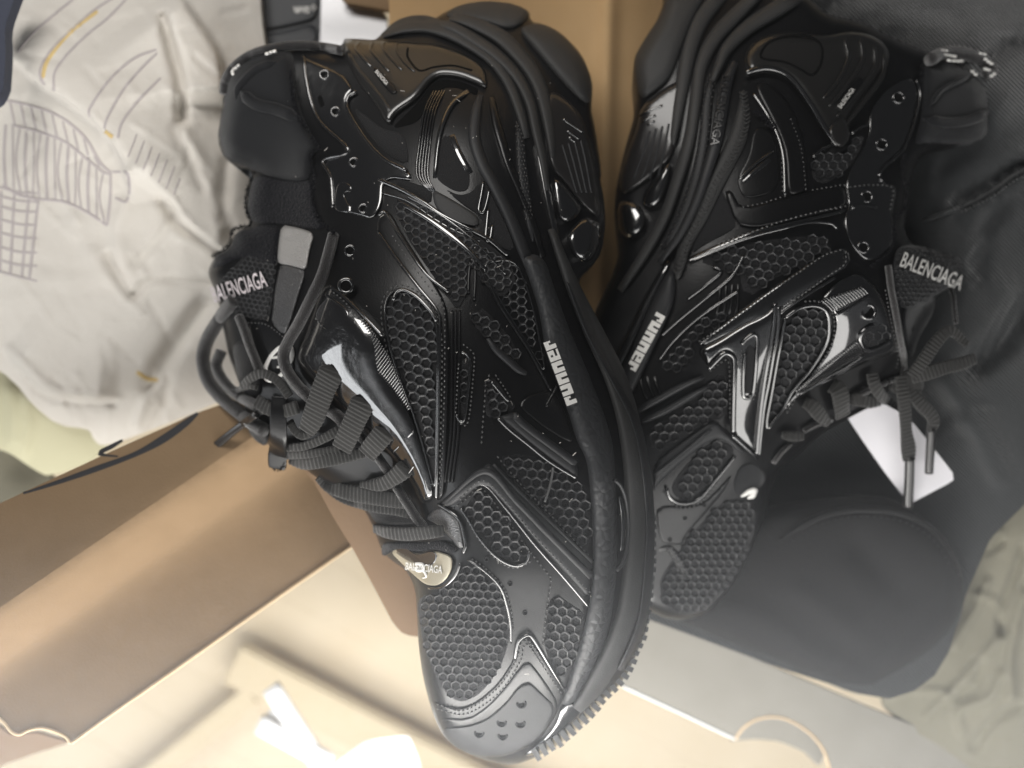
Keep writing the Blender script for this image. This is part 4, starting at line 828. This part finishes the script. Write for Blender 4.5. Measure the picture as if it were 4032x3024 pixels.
for s, w_, t_ in (('640,225 760,165 900,150 1030,190 1180,270 1330,380 1430,520 1500,700 1540,860', [20, 60, 70, 60, 52, 48, 44, 40, 30], .4),
                  ('960,140 1080,170 1220,250 1360,350 1480,480 1560,640 1600,820 1640,1000 1670,1200', [20, 46, 52, 50, 48, 44, 40, 34, 20], .5),
                  ('1060,100 1200,140 1360,220 1480,330 1580,460 1640,600 1680,800 1700,1000', [40, 60, 66, 64, 60, 56, 44, 20], .45)):
    band('heel_swoosh', q('A1', s), w_, A, 'softrubber', shoeA, t=t_, lift=.05)
panel('heel_lobe', q('A1', '1010,105 1090,45 1180,18 1300,5 1440,20 1555,68 1552,140 1420,190 1300,150 1160,110'), A, 'softrubber', shoeA, t=.3, bevel=30)
panel('heel_lobe', q('A1', '1480,180 1570,145 1650,155 1760,215 1880,345 1945,500 1938,665 1830,590 1720,470 1600,330'), A, 'softrubber', shoeA, t=.55, bevel=40)
hp = panel('heel_pod', q('A1', '1680,560 1760,590 1830,650 1900,750 1950,950 1990,1200 2000,1370 1900,1300 1760,1120 1695,1060 1655,900 1645,700'), A, 'plastic', shoeA, t=.3, bevel=24)
for s in ('1765,742 1890,826', '1790,814 1865,866', '1800,853 1842,887'): pipe('pod_line', q('A1', s), A, 5.5, 'patent', hp, lift=.33, sides=6)
for k_ in range(4): pipe('pod_groove', q('A1', '%d,%d %d,1000 %d,1200' % (1760 + k_ * 38, 900 - k_ * 10, 1790 + k_ * 38, 1850 + k_ * 30)), A, 5, 'rubber', hp, lift=.3)
panel('pod_tip', q('A1', '1690,1090 1760,1120 1830,1210 1900,1310 1800,1400 1740,1370 1715,1280'), A, 'patent', shoeA, t=.35, bevel=26, dome=.2, rnd=2)
panel('pod_tip', q('A1', '1800,1420 1900,1330 2000,1385 2005,1490 1965,1600 1900,1650 1820,1590 1785,1490'), A, 'patent', shoeA, t=.45, bevel=34, dome=.25, rnd=2)
band('sole_rail', q('A1', '1570,700 1610,900 1650,1100 1680,1250 1720,1450 1760,1640'), [20, 30, 34, 36, 30, 20], A, 'patent', shoeA, t=.25)
panel('toe_wrap', q('R3', '1100,1320 1200,1300 1330,1285 1290,1350 1225,1415 1100,1530 960,1590 880,1600 980,1530 1060,1440'), A, 'patent', shoeA, t=.25, bevel=16, rnd=1)
# tread lugs along the outsole edge
lug_path = resample(np.array([(2578,2040),(2580,2090),(2578,2230),(2560,2400),(2545,2490),(2515,2560),(2465,2672),(2395,2742),(2310,2840),(2222,2920),(2120,2984)], float), 34)
T_ = np.gradient(lug_path, axis=0); T_ /= np.linalg.norm(T_, axis=1)[:, None]
for i in range(len(lug_path)):
    c = lug_path[i]; t = T_[i]; n = np.array([-t[1], t[0]]); 
    if n @ (c - np.array([1900, 1800])) < 0: n = -n
    r0 = random.uniform(.75, 1.25) * (.55 if c[1] < 2500 else 1.0); h0 = -3.7 - .0006 * max(0, c[1] - 2500)
    top = [c - t * 11 - n * 40, c + t * 11 - n * 40, c + t * 10 + n * 10 * r0, c - t * 10 + n * 10 * r0]
    V_ = [P(*x, h0 + (.15 if k < 2 else -.1)) for k, x in enumerate(top)] + [P(*x, h0 - 1.6) for x in top]
    mesh_obj('tread_lug', np.array(V_), [(3, 2, 1, 0), (0, 1, 5, 4), (1, 2, 6, 5), (2, 3, 7, 6), (3, 0, 4, 7), (4, 5, 6, 7)], 'rubber', shoeA, smooth=False)

def lint(f, o, poly, n, parent):
    """a little dust and lint caught on the shoe"""
    lo, hi = poly.min(0), poly.max(0); VV, FF = [], []
    while len(VV) < n * 4:
        c = np.array([random.uniform(lo[0], hi[0]), random.uniform(lo[1], hi[1])])
        if not inside(c[None], poly)[0]: continue
        a = random.uniform(0, 6.28); l = random.choice((2, 2, 2.5, 3, 9)); d_ = np.array([math.cos(a), math.sin(a)]); n_ = np.array([-d_[1], d_[0]]) * random.uniform(.6, 1.3); k = len(VV)
        h = float(f([c[0]], [c[1]])[0]) + .50
        VV += [P(*(c - d_ * l - n_), h), P(*(c + d_ * l - n_), h), P(*(c + d_ * l + n_), h + .02), P(*(c - d_ * l + n_), h + .02)]; FF.append((k + 3, k + 2, k + 1, k))
    o_ = mesh_obj('lint', np.array(VV), FF, 'lint', parent, False); o_['kind'] = 'stuff'
lint(A, OA, inset(OA, 120), 110, shoeA)

# ================================================================== THE SECOND SHOE
OB = np.array([(2629,-60),(2900,-75),(3161,-30),(3260,60),(3396,84),(3498,141),(3631,200),(3760,240),(3890,330),(3908,420),(3900,545),(3780,575),(3647,580),(3590,665),(3572,822),(3560,930),(3640,985),(3794,1030),(3755,1119),(3655,1195),(3595,1254),
 (3580,1350),(3558,1449),(3515,1500),(3476,1588),(3351,1645),(3242,1700),(3188,1750),(3123,1810),(3060,1860),(3030,1930),(3015,2030),(2965,2160),(2895,2300),(2790,2420),(2650,2450),(2500,2380),(2420,2000),(2380,1600),(2310,1440),(2300,1330),(2340,1230),(2400,1110),(2440,1000),
 (2425,900),(2415,790),(2450,620),(2505,430),(2488,243),(2535,157),(2598,63)], float)
OB = chaikin(OB, 1)
B = Field([(2600,100,-6.4),(2900,0,-6.8),(3300,150,-5.8),(3500,250,-6.6),(3850,450,-7.6),(2480,700,-6.8),(2700,600,-5.0),(3000,500,-4.4),(3350,600,-5),(3550,800,-6.2),(2450,1000,-6.8),(2700,1100,-4.6),(3100,1050,-3.3),(3450,1000,-4.5),(3750,1080,-7.0),
 (2450,1500,-5.8),(2700,1500,-4.7),(3000,1450,-4.4),(3250,1300,-4.2),(3300,1480,-5.9),(3530,1300,-5.3),(3540,1450,-6.8),(3350,1640,-7.6),(2600,1900,-5.6),(2850,1700,-5.3),(2950,1800,-6.2),(3050,1850,-7.4),(2700,2200,-7.4),(2900,2050,-7.8),(2750,2400,-8.6),(3100,1600,-6.0)], OB, (60, 1.2))
shoeB = thing('sneaker', 'black patent sneaker leaning behind at right, half hidden by the front one', 'sneaker', tuple(P(3000, 1100, -10.5)), 'pair of black sneakers')
body('upper_shell', OB, B, 'leather', shoeB, step=22, depth=(1.6, 2.0), floor=-11)
# collar and pull tab
panel('collar_lining', q('B4', '1690,330 1760,300 1900,330 2040,400 2050,600 2035,735 1900,735 1720,715 1650,740 1700,560'), B, 'textile', shoeB, t=.5, bevel=60, step=20)
pipe('collar_fold', q('B4', '1740,530 1800,450 1880,410 1950,370'), B, 10, 'textile', shoeB, lift=.6, taper=True)
pipe('collar_fold', q('B4', '1710,600 1830,620 1950,600 2030,560'), B, 22, 'textile', shoeB, lift=.45, taper=True)
pl_ = pipe('pull_tab', q('B4', '1740,300 1800,268 1880,262 1960,285 2030,325 2050,370 2000,385'), B, 24, 'cordcloth', shoeB, lift=.95, step=8, sides=12)
for x, y in ((1770, 255), (1792, 252), (1812, 254), (1795, 272), (1815, 275), (1835, 278), (1855, 282), (1830, 302), (1850, 305), (1870, 306), (1890, 305), (1985, 268), (2005, 272), (2010, 296), (2025, 308), (2040, 318), (2010, 345), (2025, 350), (2052, 370), (2040, 380), (1945, 358), (1960, 372)):
    pipe('pull_tab_mark', q('B4', '%d,%d %d,%d' % (x, y, x + 15, y + 3)), B, 5.5, 'whiteprint', pl_, lift=1.28, step=4, sides=6)
fringe(q('B4', '1700,330 1690,480 1650,640 1610,780 1600,860 1620,950 1610,1060 1560,1100 1550,1240 1440,1340'), 420, 15, shoeB, B, .15)
tlb = comb('tongue_label', q('B4', '1570,1240 1660,1230 1780,1260 1900,1300 1905,1360 1860,1430 1780,1480 1690,1530 1600,1560 1560,1500 1550,1340'), B, shoeB, cell=20, lift=.25, depth=.07, base='textile')
text('BALENCIAGA', q('B4', '1582,1335')[0], (240, 98), 86, B, 'whiteprint', tlb, lift=.36, sx=.50, bold=.012, ext=.03)
# sole at the left
panel('heel_lobe', q('B4', '245,310 300,205 380,90 430,-50 640,-50 560,80 500,230 440,390 360,460 280,515'), B, 'softrubber', shoeB, t=.5, bevel=44)
for s, w_, t_ in (('900,-50 780,60 660,190 590,330 560,520 530,700 470,900 400,1100 300,1280 180,1460', [40, 60, 62, 56, 52, 50, 46, 44, 40, 30], .4),
                  ('1100,-40 960,50 820,140 720,240 680,330 640,420', [60, 66, 60, 50, 40, 24], .45),
                  ('700,-40 600,80 540,220 500,400 470,560 440,740', [60, 70, 66, 60, 50, 26], .4)):
    band('heel_swoosh', q('B4', s), w_, B, 'softrubber', shoeB, t=t_, lift=.05)
hp = panel('heel_pod', q('B4', '490,395 500,430 480,600 450,790 350,880 260,950 190,985 170,900 215,760 265,640 280,540 400,440'), B, 'plastic', shoeB, t=.32, bevel=24)
for s in ('275,585 320,558 395,530', '290,615 330,590 360,580', '318,628 355,608'): pipe('pod_line', q('B4', s), B, 5, 'patent', hp, lift=.34, sides=6)
for k_ in range(4): pipe('pod_groove', q('B4', '%d,%d %d,760 %d,900' % (330 + k_ * 32, 660 - k_ * 12, 300 + k_ * 34, 250 + k_ * 40)), B, 5, 'rubber', hp, lift=.32)
panel('pod_tip', q('B4', '440,795 430,900 390,1020 335,1060 285,1040 300,960 360,880'), B, 'patent', shoeB, t=.4, bevel=26, dome=.2)
panel('pod_tip', q('B4', '165,1010 260,1000 320,1080 300,1170 225,1212 165,1160'), B, 'patent', shoeB, t=.45, bevel=34, dome=.25)
dp = q('B4', '645,380 620,520 608,660 585,800 545,950 480,1120 400,1260')
db = band('dotted_rail', dp, [24, 44, 46, 46, 44, 42, 30], B, 'rubber', shoeB, t=.26, lift=.04); dots(dp, 38, B, db, .30, gap=14, r=4.2)
eb = band('embossed_rail', q('B4', '760,310 715,420 690,560 660,720 610,880 560,1020 480,1180 380,1320'), [24, 46, 50, 48, 42, 38, 32, 20], B, 'rubber', shoeB, t=.3, lift=.36)
text('BALENCIAGA', q('B4', '696,372')[0], (-62, 370), 46, B, 'plastic', eb, lift=.66, sx=1.02, ext=.06, bold=.01)
hb = panel('woven_strip', q('B4', '795,430 820,480 838,560 825,700 765,820 690,960 625,1100 545,1230 480,1420 445,1390 465,1210 550,1010 640,860 735,670 775,530'), B, 'softrubber', shoeB, t=.34, bevel=26)
for i in range(46):
    t = i / 45.; c = spline(q('B4', '800,470 815,620 760,770 680,900 610,1050 530,1200 470,1370'), 5); c = c[int(t * (len(c) - 1))]
    pipe('strip_twill', np.array([c + (-15, -6), c + (0, 5), c + (15, -8)]), B, 3.0, 'softrubber', hb, lift=.35, step=6, sides=5)
rb = panel('logo_band', q('B5', '425,180 424,330 375,450 305,600 225,775 180,795 165,715 225,560 285,400 370,220'), B, 'rubber', shoeB, t=.4, bevel=30, lift=.1)
runner(q('B5', '338,388')[0], q('B5', '196,650')[0] - q('B5', '338,388')[0], 248, 40, B, rb, .54, .0)
band('midsole_rail', q('B5', '395,150 300,330 210,520 120,690 60,800'), [26, 40, 46, 46, 30], B, 'patent', shoeB, t=.3)
# heel clip
cl = panel('heel_clip', q('B4', '800,270 865,190 1000,152 1200,182 1350,152 1480,182 1542,262 1532,335 1435,462 1335,592 1335,700 1290,745 1255,730 1215,660 1130,520 1050,412 960,360 820,375'), B, 'clip', shoeB, t=.5, bevel=34, step=13)
pipe('clip_lip', q('B4', '815,366 870,350 930,345 1000,365 1060,415 1140,525 1215,650 1270,730'), B, 11, 'patent', cl, lift=.42)
pipe('clip_groove', q('B4', '880,280 920,215 1010,180 1140,180 1200,230 1195,320 1150,390 1090,350 1010,310 900,300'), B, 5, 'holeshade', cl, lift=.49, closed=True)
for s in ('1200,500 1280,400 1330,290 1310,190', '1230,540 1320,430 1400,300 1390,190', '1270,590 1370,470 1460,340 1460,220', '1300,650 1400,520 1500,380 1510,260'): band('clip_rib', q('B4', s), [10, 18, 20, 12], B, 'clip', cl, t=.16, lift=.46, step=8)
lb = panel('clip_badge', q('B4', '1262,530 1380,385 1410,400 1400,430 1310,550 1280,560'), B, 'leather', cl, t=.1, bevel=5, lift=.52, rnd=1, step=8)
text('BALENCIAGA', q('B4', '1292,548')[0], (95, -132), 25, B, 'whiteprint', lb, lift=.65, sx=.62, bold=.01)
panel('clip_spur', q('B4', '1215,640 1320,570 1340,690 1300,745 1258,735'), B, 'clip', shoeB, t=.3, bevel=18, lift=.4)
# quarter straps and meshes
sg = panel('quarter_strap', q('B4', '850,430 900,410 965,440 1050,540 1110,700 1130,950 1080,975 1022,985 1012,780 985,690 940,600'), B, 'leather', shoeB, t=.2, bevel=14, rnd=1)
pipe('strap_edge', q('B4', '850,470 910,560 960,650 1000,780 1010,980'), B, 6, 'patent', sg, lift=.18); stitch(q('B4', '1040,600 1090,740 1105,850 1115,950'), B, sg, lift=.2, gap=18, ln=10); stitch(q('B4', '920,580 985,700 995,850 1000,960'), B, sg, lift=.2, gap=18, ln=10)
s2 = panel('quarter_strap', q('B4', '700,960 740,950 790,1050 1020,990 1150,960 1310,925 1320,1040 1200,1075 1000,1120 860,1150 760,1130'), B, 'leather', shoeB, t=.2, bevel=14, rnd=1)
stitch(q('B4', '800,1040 900,1020 1010,985'), B, s2, lift=.22, gap=18, ln=10); stitch(q('B4', '1150,955 1240,940 1315,935 1322,1030 1200,1060'), B, s2, lift=.22, gap=18, ln=10)
panel('quarter_textile', q('B4', '650,870 690,950 750,1060 770,1140 700,1185 600,1235 530,1290 545,1210 590,1080 620,960'), B, 'knit', shoeB, t=.05, bevel=10)
fringe(q('B4', '860,560 920,600 960,640 900,620'), 120, 22, shoeB, B, .2)
panel('quarter_plate', q('B4', '850,640 940,640 985,780 985,960 800,1010 760,900 830,780'), B, 'leather', shoeB, t=.08, bevel=10)
band('quarter_bar', q('B4', '790,930 860,860 950,790'), 26, B, 'patent', shoeB, t=.15); pipe('quarter_seam', q('B4', '780,900 860,825 950,760'), B, 6, 'patent', shoeB, lift=.1)
comb('quarter_mesh', q('B4', '1150,780 1230,740 1290,750 1350,700 1420,640 1390,760 1330,850 1210,935 1140,900'), B, shoeB, cell=36, lift=.04)
pipe('quarter_seam', q('B4', '1150,790 1200,750 1260,720'), B, 6, 'patent', shoeB, lift=.14); pipe('quarter_seam', q('B4', '1345,672 1390,640 1432,632'), B, 6, 'patent', shoeB, lift=.16)
eq = panel('eyestay_overlay', q('B4', '1430,560 1490,470 1580,410 1660,380 1690,480 1660,620 1620,740 1540,810 1490,870 1500,915 1580,935 1550,1060 1560,1240 1430,1335 1330,1225 1300,1100 1330,1040 1310,925 1340,840 1430,700'), B, 'patent', shoeB, t=.18, bevel=18)
pipe('overlay_edge', q('B4', '1670,400 1690,480 1660,620 1600,760 1520,830 1485,880 1500,915'), B, 6, 'patent', eq, lift=.2); stitch(q('B4', '1340,940 1440,930 1550,945 1540,1050'), B, eq, lift=.24, gap=18, ln=10)
pipe('overlay_edge', q('B4', '1345,1045 1400,1035 1470,1045'), B, 6, 'patent', eq, lift=.24)
for s in ('1582,490', '1497,725', '1422,987', '1405,1243'): eyelet(q('B4', s)[0], 21, B, shoeB, .28)
fl_ = panel('swoosh_strap', q('B4', '510,1300 640,1240 860,1150 1000,1120 1200,1075 1330,1045 1300,1075 1160,1110 1000,1150 800,1215 650,1275 520,1325'), B, 'patent', shoeB, t=.16, bevel=10, rnd=1, lift=.05)
stitch(q('B4', '680,1225 860,1160 1000,1110 1150,1070 1290,1040'), B, fl_, lift=.32, gap=20, ln=14, r=4); pipe('strap_edge', q('B4', '520,1310 700,1240 860,1185 1000,1150 1130,1120 1240,1125 1270,1150'), B, 6, 'patent', fl_, lift=.22)
comb('quarter_mesh', q('B5', '505,150 650,95 830,55 1050,30 1160,45 1155,110 1070,170 960,205 870,240 780,325 735,290 725,205 640,190'), B, shoeB, cell=40, lift=.04, ang=.2)
comb('quarter_mesh', q('B5', '355,600 440,520 520,440 700,360 760,335 700,420 560,500 500,560 520,640 430,690 360,660'), B, shoeB, cell=38, lift=.03, ang=.2)
for s in ('480,330 560,270 640,200 600,180', '360,500 450,420 560,330 690,220 745,125', '350,610 420,520 540,410 720,290'): pipe('quarter_seam', q('B5', s), B, 6, 'patent', shoeB, lift=.1)
for k_ in range(4): band('quarter_rib', q('B5', '%d,260 %d,330 %d,400' % (635 + 28 * k_, 630 + 29 * k_, 618 + 30 * k_)), 15, B, 'leather', shoeB, t=.14)
# eyestay arm, N-shaped patent overlay
arm = panel('eyestay_arm', q('B5', '530,525 700,400 860,285 1000,190 1120,110 1210,85 1240,110 1245,170 1160,230 1050,310 960,365 920,400 900,560 840,640 820,500 790,440 720,490 640,520 560,560'), B, 'patent', shoeB, t=.18, bevel=16, rnd=1, dome=.15)
stitch(q('B5', '540,525 700,420 860,300 1000,205 1120,125 1195,100'), B, arm, lift=.36, gap=18, ln=12); stitch(q('B5', '930,370 1050,285 1140,220 1215,165 1220,110'), B, arm, lift=.38, gap=18, ln=13, r=4)
pipe('arm_edge', q('B6', '680,250 760,190 900,100 1080,-10'), B, 7, 'patent', arm, lift=.30); pipe('arm_edge', q('B6', '100,470 380,300 650,110 800,0'), B, 6, 'patent', arm, lift=.22)
nn_ = panel('n_overlay', q('B6', '75,500 230,430 400,320 560,250 650,170 690,215 670,480 630,640 580,850 555,1050 535,1240 520,1300 430,1220 330,1125 325,900 330,640 295,545 235,590 160,662'), B, 'patent', shoeB, t=.22, bevel=20, rnd=1, step=12, dome=.3, dome_r=55)
for s, r_ in (('165,650 220,590 285,535 345,560 355,640 350,800 345,1000 345,1110', 11), ('650,175 640,330 610,520 575,720 550,900 530,1100 515,1270', 9), ('675,200 670,350 640,540 605,740 570,920 548,1100 530,1280', 8), ('335,1130 400,1190 460,1245 518,1298', 8)):
    pipe('n_ridge', q('B6', s), B, r_, 'patent', nn_, lift=.50)
stitch(q('B6', '180,660 290,585 315,640 320,800 322,1000'), B, nn_, lift=.4, gap=18, ln=11); stitch(q('B6', '640,420 620,560 590,720 570,880 560,1020'), B, nn_, lift=.5, gap=18, ln=11)
us = panel('n_slot', q('B6', '430,500 470,470 510,480 500,640 480,820 450,850 420,820 430,650'), B, 'knit', shoeB, t=.05, bevel=6, lift=.5)
pipe('slot_rim', q('B6', '405,470 440,430 490,400 520,430 512,600 495,780 480,840 450,862 420,840 418,700 430,540'), B, 9, 'patent', us, lift=.56, step=7)
stitch(q('B6', '535,440 525,600 510,780 490,870'), B, us, lift=.52, gap=17, ln=10); stitch(q('B6', '405,520 400,700 402,830'), B, us, lift=.52, gap=17, ln=10)
td = comb('teardrop_mesh', q('B6', '722,272 830,205 940,190 1022,232 1042,330 1020,470 905,660 785,800 700,950 595,1085 582,1000 640,700 682,500'), B, shoeB, cell=40, lift=.18, ang=.1, rnd=1)
pipe('teardrop_rim', q('B6', '725,275 830,208 940,193 1020,235 1040,330 1020,465 905,655 785,795 700,945 600,1080'), B, 8, 'patent', td, lift=.36, step=8)
pipe('teardrop_rim', q('B6', '722,280 690,460 655,650 620,850 590,1010 590,1085'), B, 7, 'patent', td, lift=.34, step=8)
stitch(q('B6', '870,160 960,162 1050,215 1080,330 1055,480 940,670 820,830 740,960'), B, td, lift=.36, gap=18, ln=12, r=4)
ey = panel('eyestay_patent', q('B6', '960,150 1090,10 1250,-60 1400,60 1470,200 1530,420 1545,520 1480,560 1330,600 1180,670 1050,740 940,790 740,920 640,1060 620,1050 720,930 800,800 920,660 1050,480 1085,330 1060,220'), B, 'patent', shoeB, t=.16, bevel=18, rnd=1, step=12, dome=.3, dome_r=70)
eyelet(q('B6', '1327,235')[0], 28, B, shoeB, .5)
for i in range(15):
    t = i / 14.; a0 = q('B6', '985,150')[0] * (1 - t) + q('B6', '1270,55')[0] * t; e0 = q('B6', '1075,240')[0] * (1 - t) + q('B6', '1325,110')[0] * t
    pipe('rib', np.array([a0, (a0 + e0) / 2 + (5, 2), e0]), B, 4.2, 'patent', ey, lift=.48, step=9, sides=6)
for i in range(30):
    t = i / 29.; a0 = q('B6', '1235,450')[0] * (1 - t) + q('B6', '800,800')[0] * t; e0 = q('B6', '1285,540')[0] * (1 - t) + q('B6', '815,825')[0] * t
    pipe('rib', np.array([a0, (a0 + e0) / 2 + (1, 1), e0]), B, 4.2, 'patent', ey, lift=.50, step=9, sides=6)
pipe('rib_border', q('B6', '1290,550 1180,625 1060,690 940,765 830,830'), B, 6, 'patent', ey, lift=.48); pipe('rib_border', q('B6', '1085,262 1200,200 1330,125'), B, 6, 'patent', ey, lift=.48)
wd = comb('eyestay_window', q('B6', '1290,400 1340,360 1420,330 1490,340 1505,400 1480,450 1380,490 1320,500 1290,460'), B, shoeB, cell=34, lift=.38)
pipe('window_rim', q('B6', '1360,330 1290,375 1265,420 1275,475 1310,510 1360,508 1430,480 1480,450'), B, 10, 'patent', wd, lift=.5, step=7)
pipe('edge_piping', q('B6', '1470,-100 1490,60 1520,220 1555,420 1585,580 1580,650 1550,700 1460,745'), B, 13, 'cordcloth', shoeB, lift=.4, step=8, sides=10)
stitch(q('B6', '1450,80 1480,250 1520,430 1545,560 1530,640'), B, shoeB, lift=.45, gap=16, ln=9)
# forefoot
comb('forefoot_mesh', q('B5', '300,930 420,860 540,790 585,720 650,650 665,760 672,900 600,890 520,930 420,990 320,1060'), B, shoeB, cell=38, lift=.04)
cb = panel('chevron_bar', q('B5', '320,1100 450,1000 610,885 655,935 760,1040 740,1060 640,975 560,1010 470,1080 345,1190 320,1250'), B, 'rubber', shoeB, t=.26, bevel=20, rnd=1)
band('chevron_ridge', q('B5', '330,1150 470,1040 600,930'), 18, B, 'rubber', cb, t=.2, lift=.2)
band('moulded_bar', q('B5', '250,850 340,800 450,740 560,690'), [24, 30, 28, 18], B, 'rubber', shoeB, t=.3); band('moulded_bar', q('B5', '270,900 380,850 500,780 590,730'), [20, 28, 26, 14], B, 'rubber', shoeB, t=.3)
for k_ in range(3): band('moulded_bar', q('B5', '%d,690 %d,740 %d,800' % (255 + 35 * k_, 270 + 36 * k_, 295 + 36 * k_)), 18, B, 'leather', shoeB, t=.15)
pm = comb('petal_mesh', q('B5', '395,1215 450,1130 560,1012 635,985 700,1015 695,1065 610,1160 530,1255 450,1275'), B, shoeB, cell=38, lift=.06)
pipe('petal_rim', q('B5', '385,1210 400,1255 450,1283 530,1265 615,1170 705,1060'), B, 7, 'patent', pm, lift=.16); stitch(q('B5', '375,1235 440,1300 540,1280 630,1180'), B, pm, lift=.14, gap=18, ln=11)
panel('vamp_plate', q('B5', '335,1300 400,1290 470,1300 560,1280 640,1200 700,1130 660,1220 540,1360 470,1440 460,1480 360,1470 340,1390'), B, 'leather', shoeB, t=.1, bevel=12, rnd=1)
for s in ('400,1450', '470,1350', '560,1290'): eyelet(q('B5', s)[0], 7, B, shoeB, .14, 'leather')
comb('toe_mesh', q('B5', '470,1470 540,1380 640,1280 720,1250 800,1300 800,1400 750,1540 670,1680 560,1790 440,1810 360,1740 350,1640 400,1560'), B, shoeB, cell=33, lift=.05)
tov = band('toe_overlay', q('B5', '350,1500 400,1495 440,1550 480,1625'), [20, 30, 40, 30], B, 'leather', shoeB, t=.12)
stitch(q('B5', '390,1500 430,1560 470,1630'), B, tov, lift=.2, gap=16, ln=10); stitch(q('B5', '410,1490 450,1550 490,1620'), B, tov, lift=.2, gap=16, ln=10)
tt = panel('toe_tag', q('B5', '690,1200 720,1110 780,1085 840,1130 850,1180 790,1235 720,1255'), B, 'textile', shoeB, t=.06, bevel=12)
band('tag_mark', q('B6', '400,1575 430,1560 460,1540 505,1530 480,1570 450,1590'), [6, 16, 20, 20, 20, 8], B, 'whiteprint', tt, t=.05, lift=.2, step=5, n=5)
band('tag_mark', q('B6', '470,1545 500,1560 480,1590'), [14, 14, 8], B, 'whiteprint', tt, t=.05, lift=.2, step=5, n=5)
# laces
for s, w_ in (('1060,770,.3 1110,800,.9 1130,880,1.1 1140,990,.8', [60, 68, 68, 62]), ('860,890,.3 920,920,.8 970,980,.9 1030,1040,.6', [44, 56, 56, 40]), ('700,1130,.3 770,1140,.7 850,1140,.6', [28, 40, 34]), ('1200,880,.3 1260,870,.7 1340,890,.8 1420,880,.5', [50, 56, 50, 40]),
              ('1350,680,.4 1370,760,.9 1410,830,1.0 1480,900,.9 1530,960,.8', [40, 46, 50, 48, 44]), ('1480,760,.6 1560,800,1.0 1640,830,1.1 1720,880,1.0', [40, 46, 44, 40])):
    ribbon('lace', L('B6', s), B, w_, 'lacecloth', shoeB)
pipe('elastic_cord', L('B6', '1460,745,.3 1380,790,.5 1280,830,.5 1180,900,.3'), B, 11, 'cordcloth', shoeB, sides=9); pipe('elastic_cord', L('B6', '1060,1020,.3 960,1050,.4 860,1100,.3'), B, 10, 'cordcloth', shoeB, sides=9)
pipe('elastic_cord', L('B6', '760,1190,.2 680,1270,.3 640,1330,.2'), B, 10, 'cordcloth', shoeB, sides=9)
pipe('tongue_cord', L('B6', '1900,20,-.2 1940,120,.2 1950,220,.4 1960,320,.5'), BAG, 9, 'cordcloth', shoeB, lift=.6)
TG = Field([(3300, 1600, -7.2), (3900, 2000, -8.6), (3600, 1500, -7.0), (3800, 1300, -7.2), (3400, 2000, -8.6)])
ribbon('lace', L('B6', '1560,700,.6 1580,850,.8 1595,1000,.7 1600,1100,.6 1615,1220,.5 1620,1310,.4'), TG, [44, 50, 48, 46, 60, 50], 'lacecloth', shoeB, rib=15)
pipe('aglet', L('B6', '1626,1290,.4 1622,1450,.3 1612,1650,.2'), TG, 18, 'plastic', shoeB, sides=12)
ribbon('lace', L('B6', '1620,800,.6 1700,900,.8 1770,970,.7 1800,1030,.6 1780,1100,.5'), TG, [40, 52, 52, 48, 34], 'lacecloth', shoeB, rib=15)
pipe('aglet', L('B6', '1782,1080,.5 1775,1220,.4 1765,1405,.3'), TG, 16, 'plastic', shoeB, sides=12)
ribbon('lace', L('B6', '1640,700,.8 1720,600,1.0 1800,480,1.1 1880,390,1.1 1940,380,.9 2040,470,.6'), TG, [44, 50, 50, 46, 42, 30], 'lacecloth', shoeB, rib=15)
ribbon('lace', L('B6', '1640,720,.7 1760,680,1.0 1880,640,1.1 2000,610,1.0 2095,575,.6'), TG, [44, 56, 54, 52, 44], 'lacecloth', shoeB, rib=15)
panel('lace_knot', q('B6', '1540,700 1620,640 1700,680 1740,780 1680,860 1580,840'), TG, 'lacecloth', shoeB, t=.5, bevel=26, lift=.2)
panel('tongue_side', q('B6', '1600,100 1820,100 1800,250 1690,420 1640,600 1610,500 1570,300'), B, 'textile', shoeB, t=.2, bevel=20)

# white card tag under the laces
ct = sheet('paper_tag', q('B6', '1180,1010 1300,945 1430,898 1545,960 1650,1040 1740,1150 1850,1290 1935,1400 1950,1430 1945,1455 1920,1475 1780,1548 1650,1618 1630,1618 1560,1550 1440,1390 1300,1190'), lambda u, v: TG(u, v) - .45, 'card', None, step=30, thick=.06, rnd=0)
tag(ct, 'white card tag with a rounded corner under the dangling lace tips', 'tag')
